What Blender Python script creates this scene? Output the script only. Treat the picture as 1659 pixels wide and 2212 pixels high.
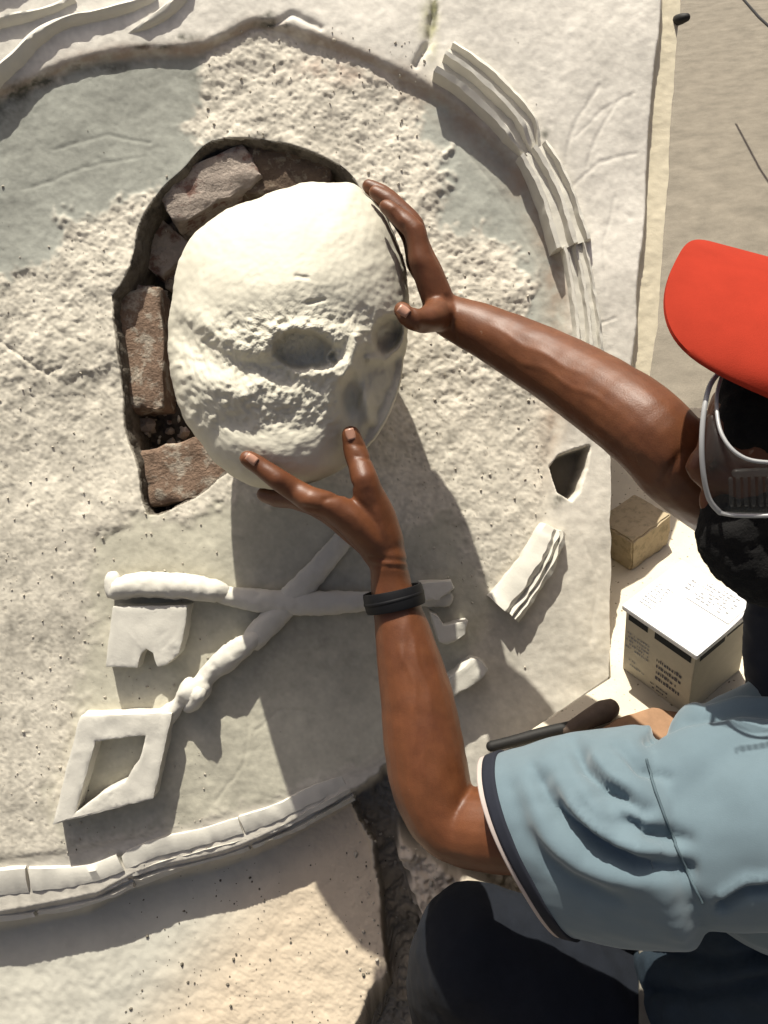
import bpy, bmesh, math, random
import numpy as np
from mathutils import Vector, Matrix, noise as mnoise

for o in list(bpy.data.objects):
    bpy.data.objects.remove(o)
SC = bpy.context.scene
COL = SC.collection
random.seed(7)
RNG = np.random.default_rng(11)

# ------------------------------------------------------------------ frames
# The carved wall leans back. It is described in its own frame (x right, y up the
# face, z out of the face, metres); RW turns that frame into the world (Z up).
UPV = Vector((-0.15, 0.75, 0.643)).normalized()
_xw = (Vector((1, 0, 0)) - UPV * UPV.x).normalized()
_yw = UPV.cross(_xw)
RW = Matrix((_xw, _yw, UPV))
T0 = Vector((0, 0, 0.95))
RWn = np.array(RW); T0n = np.array(T0)
UPn = np.array(UPV)

def W(p):
    return RW @ Vector(p) + T0

def Wn(a):
    return np.asarray(a, float) @ RWn.T + T0n

S0 = 1750.0
CU, CV = 829.5, 1106.0
DCAM = 1.0

def P(u, v, z=0.0):
    k = (DCAM - z) / (S0 * DCAM)
    return np.array([(u - CU) * k, -(v - CV) * k, z])

def scale_at(z):
    return S0 * DCAM / (DCAM - z)

# ------------------------------------------------------------------ camera
cam_d = bpy.data.cameras.new('camera')
cam = bpy.data.objects.new('camera', cam_d)
COL.objects.link(cam)
cam.matrix_world = Matrix.Translation(W((0, 0, DCAM))) @ RW.to_4x4()
cam_d.sensor_fit = 'HORIZONTAL'
cam_d.sensor_width = 36.0
cam_d.lens = 36.0 * DCAM * S0 / (2 * CU)
cam_d.clip_start = 0.02
cam_d.clip_end = 500.0
SC.camera = cam

# ------------------------------------------------------------------ light
SUN_TO = Vector((-0.48, 2.50, 1.0)).normalized()       # towards the sun, wall frame
sw = (RW @ SUN_TO).normalized()
el = math.asin(sw.z)
az = math.atan2(sw.x, sw.y)
world = bpy.data.worlds.new('World')
SC.world = world
world.use_nodes = True
wn = world.node_tree.nodes
sky = wn.new('ShaderNodeTexSky')
sky.sky_type = 'NISHITA'
sky.sun_disc = False
sky.sun_elevation = el
sky.sun_rotation = az
sky.dust_density = 7.0
sky.air_density = 0.6
sky.ozone_density = 0.1
bg = wn['Background']
bg.inputs['Strength'].default_value = 0.060
world.node_tree.links.new(sky.outputs[0], bg.inputs[0])
sun_d = bpy.data.lights.new('sun', 'SUN')
sun_d.energy = 4.4
sun_d.angle = math.radians(0.6)
sun_d.color = (0.985, 0.945, 0.835)
sun = bpy.data.objects.new('sun', sun_d)
COL.objects.link(sun)
sun.rotation_euler = (-sw).to_track_quat('-Z', 'Y').to_euler()
sun.location = W((0, 0, 3))
SC.view_settings.view_transform = 'Standard'
SC.view_settings.look = 'None'
SC.view_settings.gamma = 1.0
SC.view_settings.exposure = 0.76
SC.view_settings.use_curve_mapping = False

# ------------------------------------------------------------------ materials
def mat(name, col, rough=0.85, var=0.12, vscale=30.0, bump=0.3, bscale=180.0, bdist=0.002,
        attr=None, spec=0.3, col2=None, c2scale=60.0, c2lo=0.5, c2hi=0.6, sheen=0.0, wave=None, dots=None,
        alpha=None, metallic=0.0, coarse=0.0, coarse_scale=50.0, sss=0.0):
    m = bpy.data.materials.new(name)
    m.use_nodes = True
    nt = m.node_tree
    N, L = nt.nodes, nt.links
    b = N['Principled BSDF']
    b.inputs['Roughness'].default_value = rough
    b.inputs['Specular IOR Level'].default_value = spec
    b.inputs['Metallic'].default_value = metallic
    if sheen:
        b.inputs['Sheen Weight'].default_value = sheen
    if sss:
        b.inputs['Subsurface Weight'].default_value = sss
        b.inputs['Subsurface Radius'].default_value = (0.008, 0.003, 0.0015)
        b.inputs['Subsurface Scale'].default_value = 0.6
    tc = N.new('ShaderNodeTexCoord')
    def noi(s, d=5.0, r=0.6):
        n = N.new('ShaderNodeTexNoise')
        n.inputs['Scale'].default_value = s
        n.inputs['Detail'].default_value = d
        n.inputs['Roughness'].default_value = r
        L.new(tc.outputs['Object'], n.inputs['Vector'])
        return n
    def mix(fac, a, bb, mode='MIX'):
        x = N.new('ShaderNodeMix'); x.data_type = 'RGBA'; x.blend_type = mode
        for sck, val in ((0, fac), (6, a), (7, bb)):
            if hasattr(val, 'is_output'):
                L.new(val, x.inputs[sck])
            else:
                x.inputs[sck].default_value = val if sck == 0 else (*val, 1.0)
        return x.outputs[2]
    def ramp(src, lo, hi, a=0.0, bb=1.0):
        r = N.new('ShaderNodeMapRange')
        r.inputs[1].default_value = lo; r.inputs[2].default_value = hi
        r.inputs[3].default_value = a; r.inputs[4].default_value = bb
        L.new(src, r.inputs[0])
        return r.outputs[0]
    if attr:
        at = N.new('ShaderNodeAttribute'); at.attribute_name = attr
        base = at.outputs['Color']
    else:
        rgb = N.new('ShaderNodeRGB'); rgb.outputs[0].default_value = (*col, 1); base = rgb.outputs[0]
    if col2 is not None:
        n2 = noi(c2scale, 6.0, 0.65)
        base = mix(ramp(n2.outputs[0], c2lo, c2hi), base, col2)
    n1 = noi(vscale, 6.0, 0.65)
    v = ramp(n1.outputs[0], 0.25, 0.75, 1 - var, 1 + var)
    cmb = N.new('ShaderNodeCombineColor')
    for i in range(3):
        L.new(v, cmb.inputs[i])
    base = mix(1.0, base, cmb.outputs[0], 'MULTIPLY')
    if dots:
        ds, thr, dc = dots
        n3 = noi(ds, 2.0, 0.5)
        base = mix(ramp(n3.outputs[0], thr, thr + 0.05), base, dc)
    L.new(base, b.inputs['Base Color'])
    h = noi(bscale, 8.0, 0.65).outputs[0]
    if coarse:
        hc = noi(coarse_scale, 4.0, 0.6).outputs[0]
        ml = N.new('ShaderNodeMath'); ml.operation = 'MULTIPLY_ADD'
        L.new(hc, ml.inputs[0]); ml.inputs[1].default_value = coarse; L.new(h, ml.inputs[2])
        h = ml.outputs[0]
    if wave:
        wv = N.new('ShaderNodeTexWave'); wv.inputs['Scale'].default_value = wave
        wv.inputs['Distortion'].default_value = 2.0
        L.new(tc.outputs['Object'], wv.inputs['Vector'])
        ml = N.new('ShaderNodeMath'); ml.operation = 'MULTIPLY_ADD'
        L.new(wv.outputs[0], ml.inputs[0]); ml.inputs[1].default_value = 0.6; L.new(h, ml.inputs[2])
        h = ml.outputs[0]
    bp = N.new('ShaderNodeBump')
    bp.inputs['Strength'].default_value = bump
    bp.inputs['Distance'].default_value = bdist
    L.new(h, bp.inputs['Height'])
    L.new(bp.outputs[0], b.inputs['Normal'])
    if alpha is not None:
        b.inputs['Alpha'].default_value = alpha
    return m

M = {}
M['plaster'] = mat('wall_plaster', (0.5, 0.47, 0.41), 0.9, 0.10, 22, 0.25, 240, 0.0014, attr='tone', coarse=.8, coarse_scale=70)
M['cast'] = mat('cast_plaster', (0.56, 0.535, 0.47), 0.85, 0.10, 24, 0.22, 220, 0.0015)
M['skull'] = mat('skull_plaster', (0.53, 0.50, 0.41), 0.8, 0.08, 18, 0.22, 260, 0.0014, coarse=1.0, coarse_scale=70)
M['brick_red'] = mat('red_brick', (0.20, 0.135, 0.095), 0.95, 0.3, 60, 0.9, 200, 0.004, col2=(0.34, 0.29, 0.23), c2scale=50, c2lo=.5, c2hi=.6)
M['brick_grey'] = mat('grey_brick', (0.30, 0.25, 0.21), 0.95, 0.3, 60, 0.9, 200, 0.004, col2=(0.16, 0.09, 0.07), c2scale=40, c2lo=.52, c2hi=.62)
M['brick_dark'] = mat('dark_brick', (0.12, 0.085, 0.06), 0.95, 0.35, 80, 0.9, 200, 0.004, col2=(0.22, 0.18, 0.13), c2scale=70, c2lo=.55, c2hi=.62)
M['mortar'] = mat('crumbling_mortar', (0.14, 0.12, 0.095), 0.95, 0.3, 70, 0.9, 220, 0.004, col2=(0.07, 0.058, 0.045), c2scale=45, c2lo=.45, c2hi=.6)
M['skin'] = mat('brown_skin', (0.118, 0.042, 0.0165), 0.45, 0.22, 45, 0.4, 620, 0.0006, spec=0.34, col2=(0.098, 0.033, 0.0135), dots=(120, .78, (0.20, 0.12, 0.08)), c2scale=26, c2lo=.45, c2hi=.7, sss=0.03)
M['nail'] = mat('fingernail', (0.36, 0.19, 0.13), 0.35, 0.05, 60, 0.05, 300, 0.0002, spec=0.5)
M['hair'] = mat('black_hair', (0.004, 0.0035, 0.0035), 0.95, 0.3, 200, 0.8, 420, 0.002)
M['shirt'] = mat('blue_grey_cloth', (0.108, 0.152, 0.176), 0.92, 0.06, 40, 0.25, 900, 0.0006, sheen=0.25)
M['shirt_seam'] = mat('seam_thread', (0.07, 0.10, 0.115), 0.95, 0.1, 60, 0.2, 700, 0.0005)
M['navy'] = mat('navy_cloth', (0.012, 0.014, 0.022), 0.9, 0.15, 60, 0.3, 700, 0.0006)
M['trim'] = mat('pale_cloth_edge', (0.40, 0.34, 0.31), 0.9, 0.05, 60, 0.2, 700, 0.0005)
M['trouser'] = mat('dark_trousers', (0.006, 0.008, 0.013), 0.9, 0.2, 50, 0.35, 500, 0.0008)
M['shirt_shade'] = mat('shaded_shirt_cloth', (0.02, 0.032, 0.045), 0.85, 0.2, 50, 0.35, 500, 0.0008)  # shirt cloth darkened, shade put into the colour
M['cap'] = mat('red_cap_cloth', (0.285, 0.028, 0.014), 0.9, 0.10, 30, 0.3, 800, 0.0005, spec=0.08)
M['cap_in'] = mat('dark_red_cloth', (0.20, 0.018, 0.010), 0.8, 0.06, 40, 0.25, 800, 0.0005)
M['rubber'] = mat('black_rubber', (0.006, 0.006, 0.007), 0.6, 0.15, 60, 0.15, 500, 0.0003, spec=0.2)
M['plastic'] = mat('grey_plastic', (0.30, 0.30, 0.30), 0.35, 0.05, 60, 0.05, 300, 0.0003, spec=0.5)
M['vent'] = mat('smoky_plastic', (0.05, 0.05, 0.048), 0.3, 0.1, 60, 0.05, 300, 0.0003, spec=0.25, alpha=0.22)
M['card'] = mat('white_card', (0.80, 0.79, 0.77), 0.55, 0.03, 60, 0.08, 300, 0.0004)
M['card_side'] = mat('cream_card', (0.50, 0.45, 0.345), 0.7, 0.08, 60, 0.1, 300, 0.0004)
M['ink'] = mat('grey_ink', (0.26, 0.26, 0.27), 0.7, 0.1, 100, 0.02, 300, 0.0002)
M['ink_dark'] = mat('dark_ink', (0.09, 0.085, 0.10), 0.7, 0.1, 100, 0.02, 300, 0.0002)
M['slot'] = mat('black_gap', (0.02, 0.022, 0.024), 0.9, 0.1, 60, 0.05, 300, 0.0003)
M['block'] = mat('tan_stone', (0.36, 0.29, 0.19), 0.95, 0.12, 60, 0.6, 260, 0.002, col2=(0.27, 0.22, 0.14), c2scale=90, c2lo=.5, c2hi=.62)
M['wood'] = mat('worn_wood', (0.085, 0.06, 0.045), 0.7, 0.3, 50, 0.3, 200, 0.001, wave=30)
M['steel'] = mat('dark_steel', (0.018, 0.017, 0.016), 0.65, 0.3, 60, 0.2, 300, 0.0006, metallic=0.2)
M['board'] = mat('orange_board', (0.26, 0.15, 0.085), 0.85, 0.25, 40, 0.4, 150, 0.001, wave=20)
M['ledge'] = mat('dusty_ledge', (0.56, 0.50, 0.39), 0.92, 0.10, 20, 0.4, 220, 0.0015, dots=(160, .66, (0.2, 0.17, 0.12)))
M['pave'] = mat('pavement_concrete', (0.125, 0.115, 0.095), 0.95, 0.22, 30, 0.4, 180, 0.002, col2=(0.30, 0.265, 0.21), c2scale=3.2, c2lo=.5, c2hi=.8)
M['earth'] = mat('ground_earth', (0.16, 0.14, 0.11), 0.97, 0.3, 8, 0.7, 90, 0.006)
M['grit'] = mat('grit', (0.44, 0.40, 0.33), 0.95, 0.25, 90, 0.3, 300, 0.001)
M['darkgrit'] = mat('dark_grit', (0.13, 0.115, 0.09), 0.95, 0.3, 90, 0.3, 300, 0.001)
M['moss'] = mat('dry_moss', (0.10, 0.095, 0.045), 0.95, 0.3, 120, 0.5, 300, 0.002)

# ------------------------------------------------------------------ object helpers
def link(o, parent=None):
    COL.objects.link(o)
    if parent is not None:
        o.parent = parent
    return o

def world_loc(o):
    p = Vector((0, 0, 0))
    while o is not None:
        p = p + o.location
        o = o.parent
    return p

def thing(name, label, cat, loc, group=None):
    o = bpy.data.objects.new(name, None)
    o.empty_display_size = 0.05
    o.location = W(loc)
    o['label'] = label; o['category'] = cat
    if group:
        o['group'] = group
    COL.objects.link(o)
    return o

def tag(o, label, cat, group=None):
    o['label'] = label; o['category'] = cat
    if group:
        o['group'] = group
    return o

def struct(o):
    o['kind'] = 'structure'
    return o

def mesh_obj(name, verts, faces, m, parent=None, smooth=True, recalc=True, loc=None, bevel=0.0, tone=None):
    """verts in the wall frame -> ONE mesh object."""
    vw = Wn(verts)
    base = np.array(world_loc(parent)) if parent is not None else (
        np.array(W(loc)) if loc is not None else np.array([vw[:, 0].mean(), vw[:, 1].mean(), vw[:, 2].min()]))
    me = bpy.data.meshes.new(name)
    me.from_pydata((vw - base).tolist(), [], [list(f) for f in faces])
    if recalc or bevel:
        bm = bmesh.new(); bm.from_mesh(me)
        bmesh.ops.recalc_face_normals(bm, faces=bm.faces)
        if bevel:
            es = [e for e in bm.edges if len(e.link_faces) == 2 and e.calc_face_angle(0) > 0.6]
            bmesh.ops.bevel(bm, geom=es, offset=bevel, segments=2, affect='EDGES', profile=0.6)
        bm.to_mesh(me); bm.free()
    if smooth:
        me.polygons.foreach_set('use_smooth', [True] * len(me.polygons))
    if isinstance(m, (list, tuple)):
        for mm in m:
            me.materials.append(mm)
    else:
        me.materials.append(m)
    o = bpy.data.objects.new(name, me)
    if parent is None:
        o.location = base
    link(o, parent)
    return o

def bm_to(name, bm, m, parent=None, smooth=True, loc=None):
    bmesh.ops.recalc_face_normals(bm, faces=bm.faces)
    bm.verts.index_update()
    vs = np.array([v.co[:] for v in bm.verts])
    fs = [[v.index for v in f.verts] for f in bm.faces]
    bm.free()
    return mesh_obj(name, vs, fs, m, parent, smooth, False, loc)

def fbm(p, s, octv=4):
    return mnoise.fractal(Vector(p) * s, 0.8, 2.0, octv)

def subdivided_prism(poly, z0, z1, cuts=1, rough=0.0, bev=0.002, seed=0, taper=0.0):
    """closed polygon [(x,y)] in the wall frame raised from z0 to z1, edges bevelled and uneven"""
    bm = bmesh.new()
    c = np.mean(poly, axis=0)
    lo = [bm.verts.new((x, y, z0)) for x, y in poly]
    hi = [bm.verts.new((x + (c[0] - x) * taper, y + (c[1] - y) * taper, z1)) for x, y in poly]
    n = len(poly)
    bm.faces.new(lo[::-1]); bm.faces.new(hi)
    for i in range(n):
        bm.faces.new((lo[i], lo[(i + 1) % n], hi[(i + 1) % n], hi[i]))
    bmesh.ops.recalc_face_normals(bm, faces=bm.faces)
    if bev:
        bmesh.ops.bevel(bm, geom=list(bm.edges), offset=bev, segments=2, affect='EDGES', profile=0.6)
    bmesh.ops.triangulate(bm, faces=bm.faces)
    for _ in range(cuts):
        es = [e for e in bm.edges if e.calc_length() > 0.006]
        bmesh.ops.subdivide_edges(bm, edges=es, cuts=1, use_grid_fill=True)
        bmesh.ops.triangulate(bm, faces=bm.faces)
    if rough:
        for v in bm.verts:
            q = v.co + Vector((seed * 3.1, seed * 1.7, 0))
            v.co += Vector((fbm(q, 60), fbm(q + Vector((9, 0, 0)), 60), fbm(q + Vector((0, 9, 0)), 60))) * rough
    return bm

def px_poly(pts, z):
    return [tuple(P(u, v, z)[:2]) for u, v in pts]

def resample(pts, step, smooth=True):
    """catmull-rom through px points (any number of extra columns)"""
    pts = np.array(pts, float)
    out = []
    n = len(pts)
    for i in range(n - 1):
        p0 = pts[max(i - 1, 0)]; p1 = pts[i]; p2 = pts[i + 1]; p3 = pts[min(i + 2, n - 1)]
        k = max(1, int(np.linalg.norm((p2 - p1)[:2]) / step))
        for j in range(k):
            t = j / k
            if smooth:
                out.append(0.5 * ((2 * p1) + (-p0 + p2) * t + (2 * p0 - 5 * p1 + 4 * p2 - p3) * t * t + (-p0 + 3 * p1 - 3 * p2 + p3) * t ** 3))
            else:
                out.append(p1 + (p2 - p1) * t)
    out.append(pts[-1])
    return np.array(out)

def strip(name, path, zref, profile, m, parent, step=5, wob=0.0015, seed=0.0, width=None, label=None, zlift=None):
    """a moulding: profile [(offset px to the left of travel, z m)] swept along a px path"""
    pp = resample([tuple(p) for p in path], step)
    d = np.gradient(pp[:, :2], axis=0)
    d /= np.linalg.norm(d, axis=1)[:, None] + 1e-9
    nrm = np.stack([d[:, 1], -d[:, 0]], 1)
    verts, faces = [], []
    n, k = len(pp), len(profile)
    for i in range(n):
        w = 1.0 if width is None else np.interp(i / (n - 1), width[0], width[1])
        zl = 0.0 if zlift is None else np.interp(i / (n - 1), zlift[0], zlift[1])
        for j, (off, dz) in enumerate(profile):
            q = P(pp[i, 0] + nrm[i, 0] * off * w, pp[i, 1] + nrm[i, 1] * off * w, zref)
            a = mnoise.noise(Vector((pp[i, 0] * .012 + seed, pp[i, 1] * .012, j * .6)))
            b = mnoise.noise(Vector((pp[i, 0] * .05 + seed, pp[i, 1] * .05, j * 1.3 + 7)))
            q[2] = dz * (w if width is not None and dz > 0 else 1) + zl + wob * a + wob * .6 * b
            q[0] += wob * .9 * b; q[1] += wob * 1.2 * a
            verts.append(q)
    for i in range(n - 1):
        for j in range(k - 1):
            faces.append((i * k + j, i * k + j + 1, (i + 1) * k + j + 1, (i + 1) * k + j))
    faces.append(tuple(range(k)))
    faces.append(tuple((n - 1) * k + j for j in range(k))[::-1])
    o = mesh_obj(name, np.array(verts), faces, m, parent, smooth=False)
    me = o.data
    me.polygons.foreach_set('use_smooth', [True] * len(me.polygons))
    try:
        me.set_sharp_from_angle(angle=math.radians(40))
    except Exception:
        pass
    if label:
        o['label'] = label
    return o

def tube_bm(bm, pts, radii, seg=14, cap=True, flat=None):
    """tapered round tube with rounded ends (wall frame)"""
    pts = [np.array(p, float) for p in pts]
    n = len(pts)
    rings = []
    prev = None
    def frame(t, prev):
        t = t / (np.linalg.norm(t) + 1e-12)
        if prev is None:
            a = np.array([0, 0, 1.0]) if abs(t[2]) < .9 else np.array([1.0, 0, 0])
        else:
            a = prev
        x = a - t * np.dot(a, t); x /= np.linalg.norm(x) + 1e-12
        return t, x, np.cross(t, x)
    items = []
    for i in range(n):
        t = pts[min(i + 1, n - 1)] - pts[max(i - 1, 0)]
        items.append((pts[i], radii[i], t))
    if cap:
        t0 = items[0][2] / np.linalg.norm(items[0][2]); t1 = items[-1][2] / np.linalg.norm(items[-1][2])
        pre = [(pts[0] - t0 * radii[0] * c, radii[0] * s, t0) for c, s in ((.98, .2), (.85, .53), (.55, .84))]
        post = [(pts[-1] + t1 * radii[-1] * c, radii[-1] * s, t1) for c, s in ((.55, .84), (.85, .53), (.98, .2))]
        items = pre + items + post
    for p, r, t in items:
        t, x, y = frame(t, prev)
        prev = x
        fx, fy = (1, 1) if flat is None else flat
        rings.append([bm.verts.new(p + (x * math.cos(a) * fx + y * math.sin(a) * fy) * r) for a in np.linspace(0, 2 * math.pi, seg, endpoint=False)])
    for a, b in zip(rings[:-1], rings[1:]):
        for j in range(seg):
            bm.faces.new((a[j], a[(j + 1) % seg], b[(j + 1) % seg], b[j]))
    bm.faces.new(rings[0][::-1]); bm.faces.new(rings[-1])

def interp_chain(ch, step=0.008):
    """chain [(u,v,z,rpx)] -> dense points and radii in metres"""
    a = np.array(ch, float)
    out = resample(a, 14)
    pts = [P(u, v, z) for u, v, z, r in out]
    rad = [max(r, 2) / scale_at(z) for u, v, z, r in out]
    return pts, rad

def voxel_union(name, bm, m, parent, voxel, smooth_it=4, smooth_f=0.5, disp=None, target=None):
    """union the tubes in bm to one continuous skin"""
    bmesh.ops.recalc_face_normals(bm, faces=bm.faces)
    me = bpy.data.meshes.new('tmp')
    bm.to_mesh(me); bm.free()
    o = bpy.data.objects.new('tmp', me)
    COL.objects.link(o)
    r = o.modifiers.new('r', 'REMESH'); r.mode = 'VOXEL'; r.voxel_size = voxel
    s = o.modifiers.new('s', 'SMOOTH'); s.factor = smooth_f; s.iterations = smooth_it
    dg = bpy.context.evaluated_depsgraph_get()
    ev = o.evaluated_get(dg)
    m2 = bpy.data.meshes.new_from_object(ev)
    n = len(m2.vertices)
    co = np.empty(n * 3); m2.vertices.foreach_get('co', co); co = co.reshape(-1, 3)
    no = np.empty(n * 3); m2.vertices.foreach_get('normal', no); no = no.reshape(-1, 3)
    fs = [list(p.vertices) for p in m2.polygons]
    bpy.data.objects.remove(o); bpy.data.meshes.remove(me); bpy.data.meshes.remove(m2)
    if disp is not None:
        co = disp(co, no)
    return mesh_obj(name, co, fs, m, parent, True, False)

def proj(co):
    k = S0 * DCAM / (DCAM - co[:, 2])
    return CU + co[:, 0] * k, CV - co[:, 1] * k

def poly_sdf(x, y, poly):
    """signed distance (negative inside), px"""
    poly = np.array(poly, float)
    d2 = np.full(x.shape, 1e18)
    inside = np.zeros(x.shape, bool)
    n = len(poly)
    for i in range(n):
        ax, ay = poly[i]; bx, by = poly[(i + 1) % n]
        ex, ey = bx - ax, by - ay
        wx, wy = x - ax, y - ay
        t = np.clip((wx * ex + wy * ey) / (ex * ex + ey * ey + 1e-9), 0, 1)
        d2 = np.minimum(d2, (wx - t * ex) ** 2 + (wy - t * ey) ** 2)
        c = ((ay > y) != (by > y))
        with np.errstate(divide='ignore', invalid='ignore'):
            xi = ax + (y - ay) / (by - ay + 1e-12) * ex
        inside ^= c & (x < xi)
    d = np.sqrt(d2)
    return np.where(inside, -d, d)

def line_dist(x, y, pts):
    d2 = np.full(x.shape, 1e18)
    tt = np.zeros(x.shape)
    n = len(pts)
    for i in range(n - 1):
        ax, ay = pts[i]; bx, by = pts[i + 1]
        ex, ey = bx - ax, by - ay
        t = np.clip(((x - ax) * ex + (y - ay) * ey) / (ex * ex + ey * ey + 1e-9), 0, 1)
        d = (x - ax - t * ex) ** 2 + (y - ay - t * ey) ** 2
        tt = np.where(d < d2, (i + t) / (n - 1), tt)
        d2 = np.minimum(d2, d)
    return np.sqrt(d2), tt

def sstep(a, b, x):
    t = np.clip((x - a) / (b - a), 0, 1)
    return t * t * (3 - 2 * t)

def field(n, beta, lo=1.0, hi=1e9, seed=0):
    """periodic noise n*n with spectrum 1/f^beta between lo and hi cycles, unit std"""
    r = np.random.default_rng(seed)
    f = np.fft.fft2(r.standard_normal((n, n)))
    k = np.fft.fftfreq(n) * n
    kk = np.sqrt(k[:, None] ** 2 + k[None, :] ** 2)
    w = np.where((kk >= lo) & (kk <= hi), 1 / np.maximum(kk, 1) ** beta, 0)
    g = np.fft.ifft2(f * w).real
    return g / g.std()

def sample(g, u, v, period):
    n = g.shape[0]
    x = (u / period * n) % n; y = (v / period * n) % n
    i = x.astype(int) % n; j = y.astype(int) % n
    fx, fy = x - np.floor(x), y - np.floor(y)
    i1, j1 = (i + 1) % n, (j + 1) % n
    return (g[j, i] * (1 - fx) * (1 - fy) + g[j, i1] * fx * (1 - fy) + g[j1, i] * (1 - fx) * fy + g[j1, i1] * fx * fy)

def on_level(u, v, h):
    """where the sight of a plan point meets the level plane h above the ledge"""
    c0 = float(UPn @ LEDGE0)
    a = P(u, v, 0.0); b = P(u, v, 0.5)
    da, db = UPn @ a - c0 - h, UPn @ b - c0 - h
    return a + (b - a) * (da / (da - db))

LEDGE0 = P(1320, 1462, 0.03)

# ================================================================== SETTING
# ground and pavement (world-level sheets)
GZ = 0.0
def level_sheet(name, pts_world, m, zw):
    me = bpy.data.meshes.new(name)
    me.from_pydata([(x, y, 0) for x, y in pts_world], [], [list(range(len(pts_world)))])
    me.materials.append(m)
    o = bpy.data.objects.new(name, me)
    o.location = (0, 0, zw)
    COL.objects.link(o)
    return struct(o)
level_sheet('ground', [(-200, -200), (200, -200), (200, 200), (-200, 200)], M['earth'], 0.0)

# ------------------------------------------------------------------ carved wall
wall = thing('carved_wall', 'big pale plaster relief wall with round rim, crossed keys and a hole of bricks', 'carved wall', (-0.3, -0.55, -0.2))

FIELD = [(-900, 900), (-500, 430), (-250, 280), (0, 190), (150, 130), (300, 103), (440, 92), (560, 45), (700, 80), (800, 118), (900, 165),
         (1000, 230), (1080, 300), (1140, 370), (1190, 460), (1222, 560), (1236, 650), (1240, 740), (1232, 850), (1215, 960), (1195, 1100),
         (1150, 1200), (1085, 1310), (1030, 1430), (930, 1560), (830, 1650), (750, 1690), (530, 1770), (300, 1832), (0, 1880),
         (-300, 1900), (-900, 1700)]
HOLE = [(245, 640), (285, 580), (298, 510), (325, 450), (380, 392), (465, 325), (560, 318), (660, 338), (755, 388), (790, 470), (790, 640), (760, 800), (690, 920),
        (580, 985), (500, 1010), (450, 1060), (400, 1088), (322, 1104), (303, 1010), (272, 915), (262, 800)]
LOWER = [(-2500, 1915), (-300, 1990), (0, 1978), (100, 1962), (215, 1938), (300, 1894), (440, 1856), (560, 1818), (660, 1766), (760, 1712), (800, 1800), (825, 1920), (860, 2060), (760, 2212), (640, 2400), (300, 3200), (-2500, 3200)]
CHAN = [(755, 1705), (830, 1648), (905, 1700), (960, 1790), (1100, 1640), (1500, 1700), (1700, 3300), (300, 3300), (640, 2400), (760, 2212), (860, 2060), (825, 1920), (800, 1800)]
S1 = [(-900, 700), (-500, 430), (0, 190), (440, 92), (452, 180), (447, 300), (400, 345), (330, 425), (250, 470), (130, 500), (92, 575), (40, 605), (-80, 640), (-900, 900)]
S2 = [(895, 160), (925, 250), (938, 380), (962, 480), (1040, 522), (1112, 548), (1130, 640), (1142, 740), (1180, 800), (1300, 850), (1300, 300), (1000, 150)]
S3 = [(215, 1170), (330, 1120), (440, 1095), (700, 1040), (900, 1150), (1000, 1100), (1075, 1330), (1030, 1430), (930, 1570), (750, 1690), (530, 1770), (300, 1825), (120, 1800), (165, 1640), (190, 1400)]
FIELD = [tuple(p) for p in resample(FIELD, 25)]
HOLE = [tuple(p) for p in resample(HOLE + HOLE[:1], 25)][:-1]
POCKET = [(1183, 1010), (1205, 985), (1240, 972), (1272, 962), (1266, 1010), (1248, 1058), (1230, 1078), (1200, 1060)]
PATCH = [(855, 1755), (900, 1790), (1000, 1850), (1110, 1925), (1130, 1965), (1040, 1905), (975, 1880), (935, 1905), (910, 1950), (895, 1860), (868, 1810)]

def wall_right(v):
    return np.interp(v, [-2000, 0, 700, 830, 960, 1462, 1590, 1650, 1750, 3300], [1500, 1472, 1425, 1405, 1318, 1318, 1125, 1075, 1400, 1500])

F1 = field(512, 1.5, 2, 44, 1)
F2 = field(512, 1.1, 5, 34, 2)
F3 = field(512, 1.8, 1, 40, 3)
F4 = field(512, 0.3, 25, 90, 4)

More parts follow.
